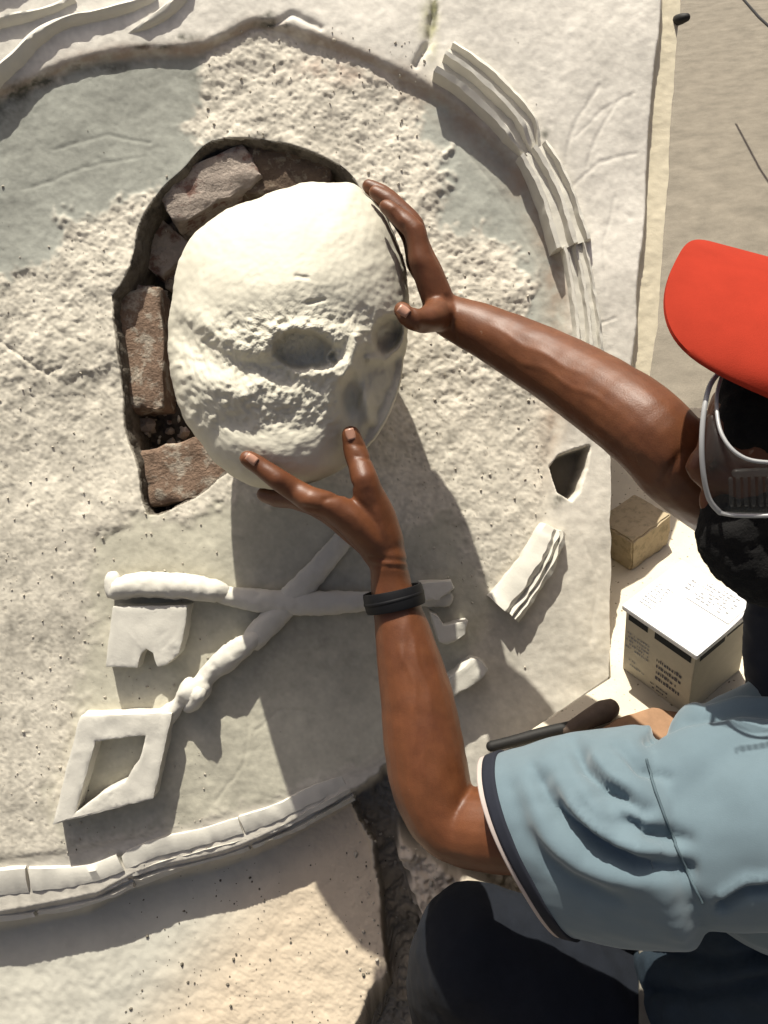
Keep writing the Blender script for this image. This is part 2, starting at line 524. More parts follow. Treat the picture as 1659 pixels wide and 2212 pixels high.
def wall_height(u, v):
    zone_t = sstep(500, 1500, v)
    z_out = 0.004 * (1 - sstep(900, 1250, v)) + 0.0
    zf = -0.006 * (1 - zone_t) + 0.001 * zone_t
    w = 4.0 * sample(F3, u, v, 700)
    df = poly_sdf(u + w * .7, v + w * .5, FIELD)
    inside = 1 - sstep(-48, 6, df)
    z = z_out * (1 - inside) + zf * inside
    # rough coats over the smooth mortar
    j = 17 * sample(F1, u, v, 640) + 5 * sample(F2, u, v, 520)
    s1 = sstep(-26, 12, poly_sdf(u + j, v + j * .7, S1))
    s2 = sstep(-24, 12, poly_sdf(u + j * .8, v - j, S2))
    s3 = sstep(-46, 20, poly_sdf(u + j, v + j, S3))
    fld = 1 - sstep(-46, -26, df)
    rough = s1 * s2 * s3 * fld
    top = (1 - sstep(760, 1000, v))
    left = 1 - sstep(200, 420, u)
    fine = left * sstep(1050, 1250, v)
    lump = sample(F1, u, v, 330)
    grain = sample(F2, u, v, 260)
    amp = 0.00085 * top + 0.00045 * (1 - top)
    z = z + rough * (0.0018 + amp * (0.75 * lump + 0.40 * grain + 1.6 * sample(F3, u + 200, v, 380)) * (1 - .55 * fine))
    z = z + rough * 0.00016 * sample(F4, u, v, 420)
    # chopped dimples
    pit = np.maximum(sample(F2, u + 900, v, 300) - 1.5, 0)
    z = z - rough * 0.0007 * np.minimum(pit, 1.3)
    # outer plaster is nearly smooth, trowelled
    z = z + (1 - inside) * (0.0005 * sample(F3, u, v, 520) + 0.00013 * sample(F2, u + v * .4, v - u * .4, 560))
    z = z + (1 - rough) * inside * (0.0006 * sample(F3, u, v, 400) + 0.00012 * sample(F2, u * .8 + v * .3, v - u * .3, 500))
    # lower slab and the dark channel beside it
    dl = poly_sdf(u + w * .5, v + w * .4, LOWER)
    lo = 1 - sstep(-6, 10, dl)
    zl = -0.046 + 0.000085 * np.clip(v - 1850 + .18 * (u - 400), 0, 520) + 0.0007 * sample(F1, u, v, 600) + 0.0003 * sample(F4, u, v, 380) * sstep(400, 700, u + (v - 1900) * .6)
    z = z * (1 - lo) + zl * lo
    dc = poly_sdf(u + w * 2, v + w * 2 + 3 * lump, CHAN)
    ch = 1 - sstep(-8, 6, dc)
    zc = -0.075 + 0.005 * lump + 0.001 * grain
    z = z * (1 - ch) + zc * ch
    dp = poly_sdf(u + j * .5, v + j * .4, PATCH)
    pa = 1 - sstep(-6, 10, dp)
    z = z * (1 - pa) + (-0.02 + 0.004 * lump) * pa
    # brick hole
    w2 = 9 * sample(F3, u + 40, v, 1900)
    dh = poly_sdf(u + w2, v + w2 * .8, HOLE)
    ho = 1 - sstep(-3.5, 1, dh)
    z = z * (1 - ho) + (-0.085 + 0.004 * lump) * ho
    dk = poly_sdf(u + w * .8, v + w * .8, POCKET)
    po = 1 - sstep(-7, 2, dk)
    z = z - 0.05 * po
    # cracks
    cr = np.zeros_like(z)
    for pts, wd, dep in (([(0, 738), (40, 765), (110, 812), (150, 800)], 3.5, .002),
                         ([(941, -40), (938, 40), (930, 95), (900, 142)], 8, .006),
                         ([(700, 70), (640, 40), (590, 62)], 7, .003),
                         ([(690, 1215), (650, 1255), (640, 1272)], 6, .003),
                         ([(1295, 190), (1245, 255), (1222, 330)], 4, .0009), ([(1330, 230), (1290, 290), (1262, 360)], 3, .0007), ([(1240, 300), (1300, 240), (1370, 205)], 3, .0006),
                         ([(1215, 415), (1290, 350), (1370, 330)], 4, .0007), ([(1320, 420), (1300, 520), (1310, 640)], 3, .0006), ([(1250, 1150), (1290, 1250), (1285, 1390)], 3, .0006),
                         ([(120, 330), (240, 300), (330, 320)], 4, .0007), ([(60, 420), (190, 370), (320, 350)], 4, .0006), ([(1000, 330), (1080, 430), (1150, 560)], 4, .0006),
                         ([(560, 1570), (620, 1530), (690, 1540)], 3, .0008), ([(470, 1720), (530, 1640), (545, 1560)], 3, .0006),
                         ([(1330, 690), (1180, 760)], 3, .001)):
        dd, _ = line_dist(u + w, v + w, pts)
        cr = np.maximum(cr, np.exp(-(dd / wd) ** 2) * dep)
    z = z - cr
    # outer right band: a lower border step along the wall's end
    wr = wall_right(v)
    st = sstep(-4, 5, u - (wr - 48 + 2.5 * sample(F3, v * 1.0, v, 900))) * (1 - sstep(800, 900, v))
    z = z - 0.012 * st
    return z, dict(inside=inside, rough=rough, lo=lo, ch=ch, ho=ho, hw=1 - sstep(-.5, 4.5, dh), po=po, pa=pa, df=df, st=st, top=top, lump=lump, grain=grain, s1=s1, s2=s2, s3=s3, left=left, fine=fine)

def blob(u, v, x, y, r, ry=None):
    return np.exp(-(((u - x) / r) ** 2 + ((v - y) / (ry or r)) ** 2))

def build_wall():
    us = np.concatenate([np.linspace(-1600, -160, 24), np.arange(-155, 1500, 3.1)])
    vs = np.concatenate([np.linspace(-1300, -150, 20), np.arange(-145, 2330, 3.1), np.linspace(2335, 3000, 16)])
    V, Uu = np.meshgrid(vs, us, indexing='ij')
    wr = wall_right(vs)[:, None] + (1.2 * sample(F3, vs * 1.3, vs, 400))[:, None]
    fr = (Uu - us[0]) / (us[-1] - us[0])
    # columns keep their place in the left part and close up to the wall's end
    Uu = np.where(Uu > wr, wr, Uu)
    z, m = wall_height(Uu, V)
    k = (DCAM - z) / S0
    zr = np.where(True, m['inside'] * -0.02 + m['lo'] * -.08 + m['ch'] * -.1, 0)   # each region is laid out at its own level
    k = (DCAM - zr) / S0
    X = (Uu - CU) * k; Y = -(V - CV) * k
    # colour of the coats, with shade painted into rim and recesses
    c_out = np.array([0.60, 0.565, 0.50]); c_smooth = np.array([0.305, 0.308, 0.268]); c_rough = np.array([0.56, 0.515, 0.43])
    c_s3 = np.array([0.455, 0.43, 0.345]); c_brown = np.array([0.33, 0.26, 0.20]); c_dark = np.array([0.15, 0.13, 0.10])
    def b(a, c, t):
        return a * (1 - t[..., None]) + c * t[..., None]
    col = np.broadcast_to(c_out, z.shape + (3,)).copy()
    col = b(col, np.array([.52, .48, .40]), sstep(500, 1200, V) * .5)
    ins = m['inside']
    col = b(col, c_rough, ins)
    col = b(col, np.array([.47, .435, .36]), ins * m['left'] * .6)
    mot = 0.5 + 0.25 * sample(F3, Uu, V, 620)
    sm1 = ins * (1 - m['s1']); sm2 = ins * (1 - m['s2']); sm3 = ins * (1 - m['s3'])
    col = b(col, c_smooth, sm1)
    col = b(col, c_smooth * 1.2, sm2)
    col = b(col, c_s3, sm3)
    g = 1 + 0.08 * np.clip(sample(F3, Uu + 300, V, 520), -2, 2) + (0.04 + .07 * m['rough']) * sample(F2, Uu, V, 300) + .05 * m['rough'] * sample(F1, Uu + 77, V, 380)
    col = col * g[..., None]
    # brown inner edge of the rim with its band of shade painted in, upper half
    band = np.exp(-((m['df'] + 20 + 12 * (Uu > 860)) / (21 + 14 * (Uu > 860))) ** 2) * (1 - sstep(850, 1150, V)) * (0.75 + 0.25 * sample(F1, Uu, V, 300))
    col = b(col, c_brown, np.clip(band, 0, 1) * .85)
    # darker tone in the chopped pits
    pit = np.clip(sample(F2, Uu + 900, V, 300) - 1.45, 0, 1) * m['rough'] * .6
    col = b(col, c_dark, np.clip(pit * 1.0, 0, .4))
    spk = np.clip(sample(F4, Uu + 50, V + 40, 300) - 2.1, 0, 1) * (m['rough'] * (Uu > 850) * (V > 780) + .5 * m['rough'] + m['lo'] * .8)
    col = b(col, c_dark * 1.2, np.clip(spk * 1.4, 0, .5))
    # lower slab: smooth grey left, dusty yellow right
    col = b(col, np.array([.46, .44, .375]), m['lo'])
    yl = m['lo'] * sstep(380, 640, Uu + (V - 1950) * .75)
    col = b(col, np.array([.60, .49, .36]), yl * .85)
    col = b(col, c_dark * 1.5, m['ch'] * (0.85 + 0.1 * np.clip(m['lump'], -1, 1)))  # channel ground darkened, the shade there is in the colour
    col = b(col, np.array([.60, .52, .42]), m['pa'])
    col = b(col, np.array([0.10, 0.085, 0.068]), m['hw'])  # shade on the hole's wall and floor painted as dark colour
    col = b(col, c_dark, m['po'] * .8)  # shadow inside the pocket painted into its colour
    col = b(col, np.array([.62, .55, .40]), m['st'] * .9)
    # stains with their own shapes: moss and drill marks round the rim, weathering streaks
    def nz(sd):
        return 0.65 + 0.5 * sample(F1, Uu + sd, V, 240)
    st = np.zeros_like(z)
    for x, y, r, ry, a in ((185, 150, 26, 16, 1), (200, 138, 16, 12, .8), (600, 62, 40, 18, .8), (570, 40, 26, 12, .6), (330, 108, 46, 12, .7), (90, 190, 60, 22, .6), (35, 210, 50, 30, .7),
                           (20, 255, 60, 36, .45), (905, 137, 10, 10, 1.2), (938, 15, 8, 46, .9), (1175, 290, 14, 12, .5), (240, 160, 60, 14, .5), (390, 85, 50, 10, .5), (430, 170, 18, 50, .35),
                           (470, 200, 14, 60, .35), (265, 1855, 16, 16, .6), (1205, 1075, 22, 26, .5)):
        st = np.maximum(st, a * blob(Uu, V, x, y, r, ry) * nz(x))
    col = b(col, np.array([.075, .075, .055]), np.clip(st * 1.35 - .12, 0, .92))
    gy = np.clip(blob(Uu, V, 930, 60, 18, 60) * nz(5), 0, 1) * .6
    col = b(col, np.array([.36, .35, .16]), gy)
    rust = np.clip((blob(Uu, V, 730, 165, 90, 30) + .8 * blob(Uu, V, 300, 118, 120, 16)) * nz(77), 0, 1) * .45
    col = b(col, np.array([.36, .24, .18]), rust)
    col = np.clip(col, 0.02, 0.85)
    # mesh, with the wall's end turned back
    nv, nu = z.shape
    XYZ = np.stack([X, Y, z], -1)
    end = XYZ[:, -1:, :].copy(); end[..., 2] -= 0.45; end[..., 0] -= 0.002
    XYZ = np.concatenate([XYZ, end], 1)
    col = np.concatenate([col, col[:, -1:, :]], 1)
    keep_u = np.concatenate([us, [us[-1] + 3]])
    nu += 1
    idx = np.arange(nv * nu).reshape(nv, nu)
    a, b2, c, d = idx[:-1, :-1], idx[:-1, 1:], idx[1:, 1:], idx[1:, :-1]
    quads = np.stack([a, d, c, b2], -1).reshape(-1, 4)
    # drop quads squeezed to nothing beyond the wall's end
    flat = XYZ.reshape(-1, 3)
    wq = np.linalg.norm(flat[quads[:, 0]] - flat[quads[:, 3]], axis=1) + np.linalg.norm(flat[quads[:, 1]] - flat[quads[:, 2]], axis=1)
    quads = quads[wq > 1e-5]
    used = np.zeros(len(flat), bool); used[quads.ravel()] = True
    remap = np.cumsum(used) - 1
    quads = remap[quads]
    base = np.array(world_loc(wall))
    co = (Wn(flat[used]) - base).astype(np.float32)
    cc = col.reshape(-1, 3)[used]
    me = bpy.data.meshes.new('plaster_face')
    me.vertices.add(len(co)); me.vertices.foreach_set('co', co.ravel())
    me.loops.add(len(quads) * 4); me.loops.foreach_set('vertex_index', quads.ravel().astype(np.int32))
    me.polygons.add(len(quads))
    me.polygons.foreach_set('loop_start', np.arange(0, len(quads) * 4, 4, dtype=np.int32))
    me.polygons.foreach_set('use_smooth', np.ones(len(quads), bool))
    me.update(calc_edges=True)
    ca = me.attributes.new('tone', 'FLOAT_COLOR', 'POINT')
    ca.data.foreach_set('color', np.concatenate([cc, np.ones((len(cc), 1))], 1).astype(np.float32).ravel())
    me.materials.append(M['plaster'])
    o = bpy.data.objects.new('plaster_face', me)
    link(o, wall)
    return o
build_wall()

# rim stones, upper right: stepped pieces with open joints
prof_r = [(50, -0.03), (45, 0.012), (40, 0.021), (30, 0.023), (24, 0.012), (6, 0.010), (0, 0.022), (-9, 0.023), (-15, 0.011), (-30, 0.010), (-35, 0.019), (-43, 0.016), (-49, 0.002)]
RP = [(925, 130), (985, 172), (1060, 232), (1112, 288), (1146, 345), (1180, 410), (1212, 480), (1232, 550), (1252, 630), (1264, 690), (1272, 750), (1272, 830)]
for k, (pts, wd) in enumerate((([(958, 128), (1015, 165), (1070, 215), (1118, 268), (1150, 328)], ([0, .2, 1], [.45, .95, 1.0])),
                               ([(1150, 322), (1180, 372), (1205, 430), (1222, 485), (1236, 530)], ([0, 1], [.95, .85])),
                               ([(1240, 528), (1252, 580), (1262, 640), (1270, 700), (1272, 770), (1266, 860)], ([0, 1], [.75, .6])))):
    strip('rim_stone', pts[::-1], 0.012, prof_r, M['cast'], wall, 5, 0.0015, 3.0 * k, wd)
# lower right broken stone
prof_k = [(48, -0.01), (44, 0.010), (30, 0.018), (0, 0.022), (-12, 0.015), (-18, 0.021), (-26, 0.014), (-32, 0.019), (-42, 0.014), (-46, -0.02)]
strip('rim_stone', [(1090, 1318), (1135, 1262), (1172, 1205), (1200, 1140)], 0.02, prof_k, M['cast'], wall, 5, 0.003, 31.0, ([0, .15, .85, 1], [1.0, .95, .8, .6]), 'broken lower right rim stone with fine grooves')
# bottom rim
prof_b = [(46, -0.008), (40, 0.003), (26, 0.004), (4, 0.001), (-1, -0.007), (-6, -0.008), (-10, -0.001), (-19, -0.002), (-24, -0.012), (-29, -0.013), (-33, -0.006), (-41, -0.009), (-46, -0.055)]
for k, (pts, wd) in enumerate((([(-420, 1945), (-250, 1946), (-80, 1942), (66, 1928)], ([0, 1], [1.7, 1.4])),
                               ([(74, 1926), (150, 1918), (215, 1904), (272, 1882)], ([0, 1], [1.4, 1.05])),
                               ([(277, 1876), (350, 1850), (440, 1827), (528, 1801)], ([0, .08, 1], [.85, 1.05, 1.0])),
                               ([(533, 1799), (610, 1769), (690, 1729), (752, 1698)], ([0, .8, 1], [1.0, .9, .7])))):
    strip('rim_stone', pts, -0.004, prof_b, M['cast'], wall, 4, 0.0026, 50.0 + 4 * k, wd)
strip('rim_bed', [(-420, 1960), (-250, 1958), (0, 1945), (225, 1905), (440, 1829), (610, 1773), (748, 1702)], -0.004, [(40, -.03), (36, -.006), (0, -.010), (-30, -.014), (-40, -.018), (-43, -.06)], M['cast'], wall, 8, .001, 44.0)
# carved leaf ridges, top left
prof_l = [(34, 0.0), (24, 0.016), (12, 0.024), (4, 0.027), (-4, 0.024), (-18, 0.016), (-32, 0.004)]
for k, (pts, wd) in enumerate((([(-170, 250), (-60, 185), (15, 118), (65, 68), (130, 32), (250, 2), (330, -30)], ([0, .5, 1], [.75, .62, .4])),
                               ([(-200, 66), (-60, 44), (0, 27), (75, 12), (150, -22)], ([0, .6, 1], [.6, .5, .4])),
                               ([(262, 58), (290, 44), (325, 26), (362, 0), (400, -45)], ([0, .3, 1], [.1, .45, .6])),
                               ([(-260, -20), (-120, -45), (20, -70), (120, -120)], ([0, 1], [.9, .6])))):
    strip('carved_leaf', [(p[0], p[1]) for p in pts], 0.02, [(-o, z) for o, z in prof_l], M['cast'], wall, 6, 0.002, 80.0 + 5 * k, wd)

# carved block (a stub column) and the bar above it
def prism_part(name, pts, z0, z1, m=None, rough=0.0016, bev=0.002, seed=0, cuts=3, taper=0.0, zp=None, parent=None, label=None):
    bm = subdivided_prism(px_poly(pts, zp if zp is not None else z1), z0, z1, cuts, rough, bev, seed, taper)
    o = bm_to(name, bm, m or M['cast'], parent or wall)
    if label:
        o['label'] = label
    try:
        o.data.set_sharp_from_angle(angle=math.radians(38))
    except Exception:
        pass
    return o

prism_part('key_bit', [(240, 1308), (408, 1305), (398, 1380), (388, 1412), (362, 1436), (338, 1442), (330, 1412), (316, 1402), (304, 1414), (296, 1445), (224, 1442)], -0.01, 0.025, rough=.0010, seed=2, taper=.03)
def barrel(name, chain, m, parent, flat=(1, 1), rough=.0014, seg=30, voxel=None):
    bm = bmesh.new()
    out = resample(np.array(chain, float), 5)
    p = [P(u, v, z) for u, v, z, r in out]; r = [r / scale_at(z) for u, v, z, r in out]
    tube_bm(bm, p, r, seg, True, flat)
    for vtx in bm.verts:
        vtx.co += Vector((fbm(vtx.co, 70), fbm(vtx.co + Vector((5, 0, 0)), 70), fbm(vtx.co + Vector((0, 5, 0)), 70))) * rough
        vtx.co += Vector((fbm(vtx.co, 230), fbm(vtx.co + Vector((5, 0, 0)), 230), fbm(vtx.co + Vector((0, 5, 0)), 230))) * rough * .5
    return bm_to(name, bm, m, parent)
barrel('key_shaft', [(243, 1252, .016, 18), (246, 1275, .016, 20), (262, 1270, .018, 25), (300, 1264, .018, 28), (380, 1266, .018, 28), (440, 1272, .016, 26), (475, 1278, .012, 22), (500, 1288, .008, 10)], M['cast'], wall)

# open diamond frame and its knobbed staff
def frame_part():
    outer = [(172, 1546), (300, 1542), (372, 1541), (352, 1632), (331, 1726), (228, 1752), (113, 1783), (140, 1665)]
    inner = [(206, 1603), (258, 1596), (313, 1590), (301, 1640), (270, 1688), (214, 1718), (163, 1756), (184, 1680)]
    zt, zb = 0.027, -0.015
    vs, fs = [], []
    n = len(outer)
    def ring(pts, z, zp, sh=0.0):
        i0 = len(vs)
        c = np.mean(outer, axis=0)
        for u, v in pts:
            q = P(u, v, zp); q[2] = z
            vs.append(q)
        return i0
    a = ring(outer, zb, zt); b = ring(outer, zt, zt); c = ring(inner, zt, zt); d = ring(inner, zb, zt)
    for i in range(n):
        j = (i + 1) % n
        fs += [(a + i, a + j, b + j, b + i), (b + i, b + j, c + j, c + i), (c + i, c + j, d + j, d + i), (d + i, d + j, a + j, a + i)]
    bm = bmesh.new()
    bv = [bm.verts.new(v) for v in vs]
    for f in fs:
        bm.faces.new([bv[i] for i in f])
    bmesh.ops.recalc_face_normals(bm, faces=bm.faces)
    bmesh.ops.bevel(bm, geom=[e for e in bm.edges if e.calc_face_angle(0) > .5], offset=.0025, segments=2, affect='EDGES', profile=.6)
    bmesh.ops.triangulate(bm, faces=bm.faces)
    for _ in range(3):
        bmesh.ops.subdivide_edges(bm, edges=[e for e in bm.edges if e.calc_length() > .006], cuts=1)
        bmesh.ops.triangulate(bm, faces=bm.faces)
    for v in bm.verts:
        v.co += Vector((fbm(v.co, 55), fbm(v.co + Vector((5, 0, 0)), 55), fbm(v.co + Vector((0, 5, 0)), 55))) * .0011
    o = bm_to('key_bow', bm, M['cast'], wall)
    o.data.set_sharp_from_angle(angle=math.radians(38))
frame_part()
barrel('key_shaft', [(335, 1560, .012, 16), (358, 1548, .012, 22), (385, 1522, .013, 15), (402, 1502, .016, 24), (415, 1494, .018, 32), (432, 1484, .017, 28), (444, 1466, .014, 20), (462, 1445, .014, 22),
                        (485, 1428, .016, 27), (508, 1408, .016, 26), (535, 1388, .015, 22), (548, 1378, .014, 20)], M['cast'], wall, (.9, 1.0))
barrel('key_shaft', [(550, 1378, .012, 27), (600, 1325, .012, 28), (650, 1270, .011, 28), (700, 1215, .009, 24), (745, 1160, .008, 22)], M['cast'], wall, (.6, 1.0))
barrel('carved_knob', [(408, 1530, .012, 12), (418, 1520, .022, 16), (428, 1500, .028, 18)], M['cast'], wall)
# raised fragments in the shade under the wrist
for k, pts in enumerate(([(905, 1258), (978, 1254), (985, 1272), (945, 1298), (918, 1300)],
                         [(925, 1318), (945, 1330), (958, 1352), (1014, 1340), (1008, 1372), (968, 1396), (946, 1388)],
                         [(950, 1478), (1020, 1422), (1042, 1428), (1058, 1444), (1040, 1470), (976, 1508), (960, 1500)])):
    prism_part('carved_fragment', pts, -0.02, 0.03, rough=.002, seed=5 + k, taper=.06, cuts=2)
barrel('key_shaft', [(485, 1286, .010, 20), (560, 1297, .011, 25), (640, 1303, .011, 26), (720, 1302, .011, 26), (800, 1298, .009, 21), (905, 1290, .009, 21), (960, 1292, .009, 20)], M['cast'], wall, (.8, 1.0))

# bricks in the hole
def brick(c, size, ang, zc, m, seed, tilt=0.0, rough=.004, label=None):
    bm = bmesh.new()
    bmesh.ops.create_cube(bm, size=1.0)
    for v in bm.verts:
        v.co = Vector((v.co.x * size[0], v.co.y * size[1], v.co.z * size[2]))
    bmesh.ops.bevel(bm, geom=list(bm.edges), offset=.005, segments=2, affect='EDGES', profile=.6)
    bmesh.ops.triangulate(bm, faces=bm.faces)
    for _ in range(3):
        bmesh.ops.subdivide_edges(bm, edges=[e for e in bm.edges if e.calc_length() > .009], cuts=1)
        bmesh.ops.triangulate(bm, faces=bm.faces)
    rot = Matrix.Rotation(ang, 3, 'Z') @ Matrix.Rotation(tilt, 3, 'X')
    ctr = Vector(P(c[0], c[1], zc))
    for v in bm.verts:
        q = v.co + Vector((seed * 2.3, 0, 0))
        v.co += Vector((fbm(q, 50), fbm(q + Vector((5, 0, 0)), 50), fbm(q + Vector((0, 5, 0)), 50))) * rough
        v.co = rot @ v.co + ctr
    o = bm_to('brick', bm, m, wall)
    if label:
        o['label'] = label
brick((318, 765), (.060, .155, .07), .05, -.058, M['brick_red'], 1, label='dusty reddish brown brick at the left of the hole')
brick((405, 1020), (.10, .072, .06), .22, -.050, M['brick_red'], 2, label='pale crusted brick at the bottom of the hole')
brick((462, 418), (.125, .055, .07), .50, -.048, M['brick_grey'], 3, label='grey brick at the top of the hole')
brick((622, 390), (.115, .06, .07), .06, -.055, M['brick_dark'], 4, label='dark brown brick at the top of the hole')
brick((352, 545), (.06, .07, .07), .9, -.085, M['brick_grey'], 5)
brick((400, 760), (.07, .16, .05), .0, -.12, M['brick_dark'], 6)
brick((740, 420), (.06, .05, .06), -.4, -.09, M['brick_grey'], 7)
brick((520, 560), (.12, .12, .04), .2, -.13, M['brick_dark'], 8)
brick((390, 1090), (.11, .03, .05), .1, -.085, M['brick_dark'], 9)
brick((312, 650), (.05, .03, .06), -.1, -.07, M['brick_grey'], 10)

# loose chips on the wall (nobody could count them)
def scatter(name, m, n, fn, r0, r1, seed, parent):
    r = np.random.default_rng(seed)
    base = bmesh.new(); bmesh.ops.create_icosphere(base, subdivisions=1, radius=1.0)
    bv = np.array([v.co[:] for v in base.verts]); base.verts.index_update()
    bf = np.array([[v.index for v in f.verts] for f in base.faces]); base.free()
    vs, fs = [], []
    cnt = 0
    uv = fn(r, n)
    z, mm = wall_height(uv[:, 0], uv[:, 1])
    for i in range(n):
        if mm['ho'][i] > .1:
            continue
        s = r0 + (r1 - r0) * r.random() ** 3
        zr = mm['inside'][i] * -0.02 + mm['lo'][i] * -.08 + mm['ch'][i] * -.1
        p = P(uv[i, 0], uv[i, 1], zr); p[2] = z[i] + s * .3
        q = bv * (s * (0.6 + .7 * r.random(3))) * (0.75 + .5 * r.random((len(bv), 1)))
        a = r.random() * 6.28
        q = q @ np.array([[math.cos(a), -math.sin(a), 0], [math.sin(a), math.cos(a), 0], [0, 0, 1]])
        vs.append(q + p); fs.append(bf + cnt); cnt += len(bv)
    o = mesh_obj(name, np.concatenate(vs), np.concatenate(fs).tolist(), m, parent, False, False)
    o['kind'] = 'stuff'
def fn_rough(r, n):
    out = []
    while len(out) < n:
        u, v = r.uniform(-100, 1240), r.uniform(40, 1850)
        if ((u < 240 and 480 < v < 1830) or (450 < u < 930 and 70 < v < 900) or (880 < u < 1180 and 550 < v < 1300) or (v > 1050 and u < 480)) or r.random() < .04:
            out.append((u, v))
    return np.array(out)
scatter('plaster_crumbs', M['grit'], 1300, fn_rough, .0004, .0019, 3, wall)
scatter('dark_crumbs', M['darkgrit'], 120, fn_rough, .0004, .0014, 4, wall)
def hole_wall():
    ring = resample(HOLE + HOLE[:1], 6)[:-1]
    c = ring.mean(0)
    rows = [(-4, -.0045), (3, -.010), (6, -.030), (7, -.055), (9, -.084)]
    n = len(ring)
    vs, fs = [], []
    w2 = 9 * sample(F3, ring[:, 0] + 40, ring[:, 1], 1900)
    for ri, (ins_, z) in enumerate(rows):
        for i, (u, v) in enumerate(ring):
            d = c - ring[i]; d = d / np.linalg.norm(d)
            q = Vector((u * .03, v * .03, z * 40))
            k_ = ins_ + 6.0 * (ri > 0) * mnoise.fractal(q, .9, 2.0, 4) + 3.0 * (ri > 0) * mnoise.noise(q * 3.1)
            p = P(u - w2[i] + d[0] * k_, v - w2[i] * .8 + d[1] * k_, -.02)
            p[2] = z + .003 * mnoise.noise(q * 2) * (ri > 0)
            vs.append(p)
    for r_ in range(len(rows) - 1):
        for i in range(n):
            j = (i + 1) % n
            fs.append((r_ * n + i, r_ * n + j, (r_ + 1) * n + j, (r_ + 1) * n + i))
    mesh_obj('hole_wall', np.array(vs), fs, M['mortar'], wall)
hole_wall()
def hole_rubble(name, m, n, seed, r0, r1):
    r = np.random.default_rng(seed)
    base = bmesh.new(); bmesh.ops.create_icosphere(base, subdivisions=1, radius=1.0)
    base.verts.index_update()
    bv = np.array([v.co[:] for v in base.verts]); bf = np.array([[v.index for v in f.verts] for f in base.faces]); base.free()
    vs, fs, cnt = [], [], 0
    while cnt < n * len(bv):
        u, v = r.uniform(240, 800, 1), r.uniform(315, 1110, 1)
        d = poly_sdf(u, v, HOLE)[0]
        if d > -6 or (d < -60 and r.random() < .7):
            continue
        sz = r0 + (r1 - r0) * r.random() ** 2
        p = P(u[0], v[0], 0.0); p[2] = -.078 + .045 * r.random() * max(0, 1 + d / 45)
        q = bv * (sz * (.6 + .8 * r.random(3))) * (.7 + .6 * r.random((len(bv), 1)))
        vs.append(q + p); fs.append(bf + cnt); cnt += len(bv)
    o = mesh_obj(name, np.concatenate(vs), np.concatenate(fs).tolist(), m, wall, False, False)
    o['kind'] = 'stuff'
hole_rubble('mortar_rubble', M['brick_grey'], 420, 21, .0025, .011)
hole_rubble('mortar_crumbs', M['grit'], 160, 22, .0015, .006)
def fn_low(r, n):
    u = r.uniform(300, 860, n); v = 2240 - (r.random(n) ** 1.2) * 400 - 0.25 * (u - 300) * .2
    return np.stack([u, v], 1)
scatter('floor_grit', M['darkgrit'], 260, fn_low, .0006, .0022, 5, wall)
def fn_chan(r, n):
    return np.stack([r.uniform(770, 960, n), r.uniform(1690, 2060, n)], 1)
scatter('rubble', M['grit'], 90, fn_chan, .001, .004, 6, wall)

# ------------------------------------------------------------------ ledge and pavement
def level_slab(name, pts, h, thick, m, bevel=.003):
    top = [on_level(u, v, h) for u, v in pts]
    n = len(top)
    vs = top + [p - UPn * thick for p in top]
    fs = [tuple(range(n)), tuple(range(2 * n - 1, n - 1, -1))] + [(i, i + n, (i + 1) % n + n, (i + 1) % n) for i in range(n)]
    return mesh_obj(name, np.array(vs), fs, m, None, False, True, None, bevel)
LB = on_level
_l = level_slab('ledge', [(1319, 1463), (1120, 1592), (1062, 1650), (1200, 1760), (1500, 1800), (1900, 1750), (2300, 1300), (1900, 905), (1500, 880), (1300, 890), (1306, 1200)], 0.0, 0.05, M['ledge'])
struct(_l)
_p = level_slab('pavement', [(1380, 1050), (1380, -520), (4200, -520), (4200, 1050)], -0.16, 0.06, M['pave'])
struct(_p)
def bound(name, path, h, w, t, m):
    pts = resample(path, 12)
    vs, fs = [], []
    return
# raised kerb board along the far side of the pavement
def level_box(name, base_px, m, parent=None, h0=0.0, h1=0.05, bevel=.002, taper=0.0, loc=None, rough=0.0, cuts=0, seed=0):
    """upright box on the level: base corners given on the level h0"""
    base = [on_level(u, v, h0) for u, v in base_px]
    c = np.mean(base, axis=0)
    vs = list(base) + [p + UPn * (h1 - h0) + (c - p) * taper for p in base]
    n = len(base)
    fs = [tuple(range(n))[::-1], tuple(range(n, 2 * n))] + [(i, (i + 1) % n, (i + 1) % n + n, i + n) for i in range(n)]
    if rough:
        bm = bmesh.new()
        bv = [bm.verts.new(v) for v in vs]
        for f in fs:
            bm.faces.new([bv[i] for i in f])
        bmesh.ops.recalc_face_normals(bm, faces=bm.faces)
        bmesh.ops.bevel(bm, geom=list(bm.edges), offset=bevel, segments=2, affect='EDGES')
        bmesh.ops.triangulate(bm, faces=bm.faces)
        for _ in range(cuts):
            bmesh.ops.subdivide_edges(bm, edges=[e for e in bm.edges if e.calc_length() > .007], cuts=1)
            bmesh.ops.triangulate(bm, faces=bm.faces)
        for v in bm.verts:
            q = v.co + Vector((seed, 0, 0))
            v.co += Vector((fbm(q, 60), fbm(q + Vector((5, 0, 0)), 60), fbm(q + Vector((0, 5, 0)), 60))) * rough
        o = bm_to(name, bm, m, parent)
        o.data.set_sharp_from_angle(angle=math.radians(38))
        return o
    return mesh_obj(name, np.array(vs), fs, m, parent, False, True, loc, bevel)

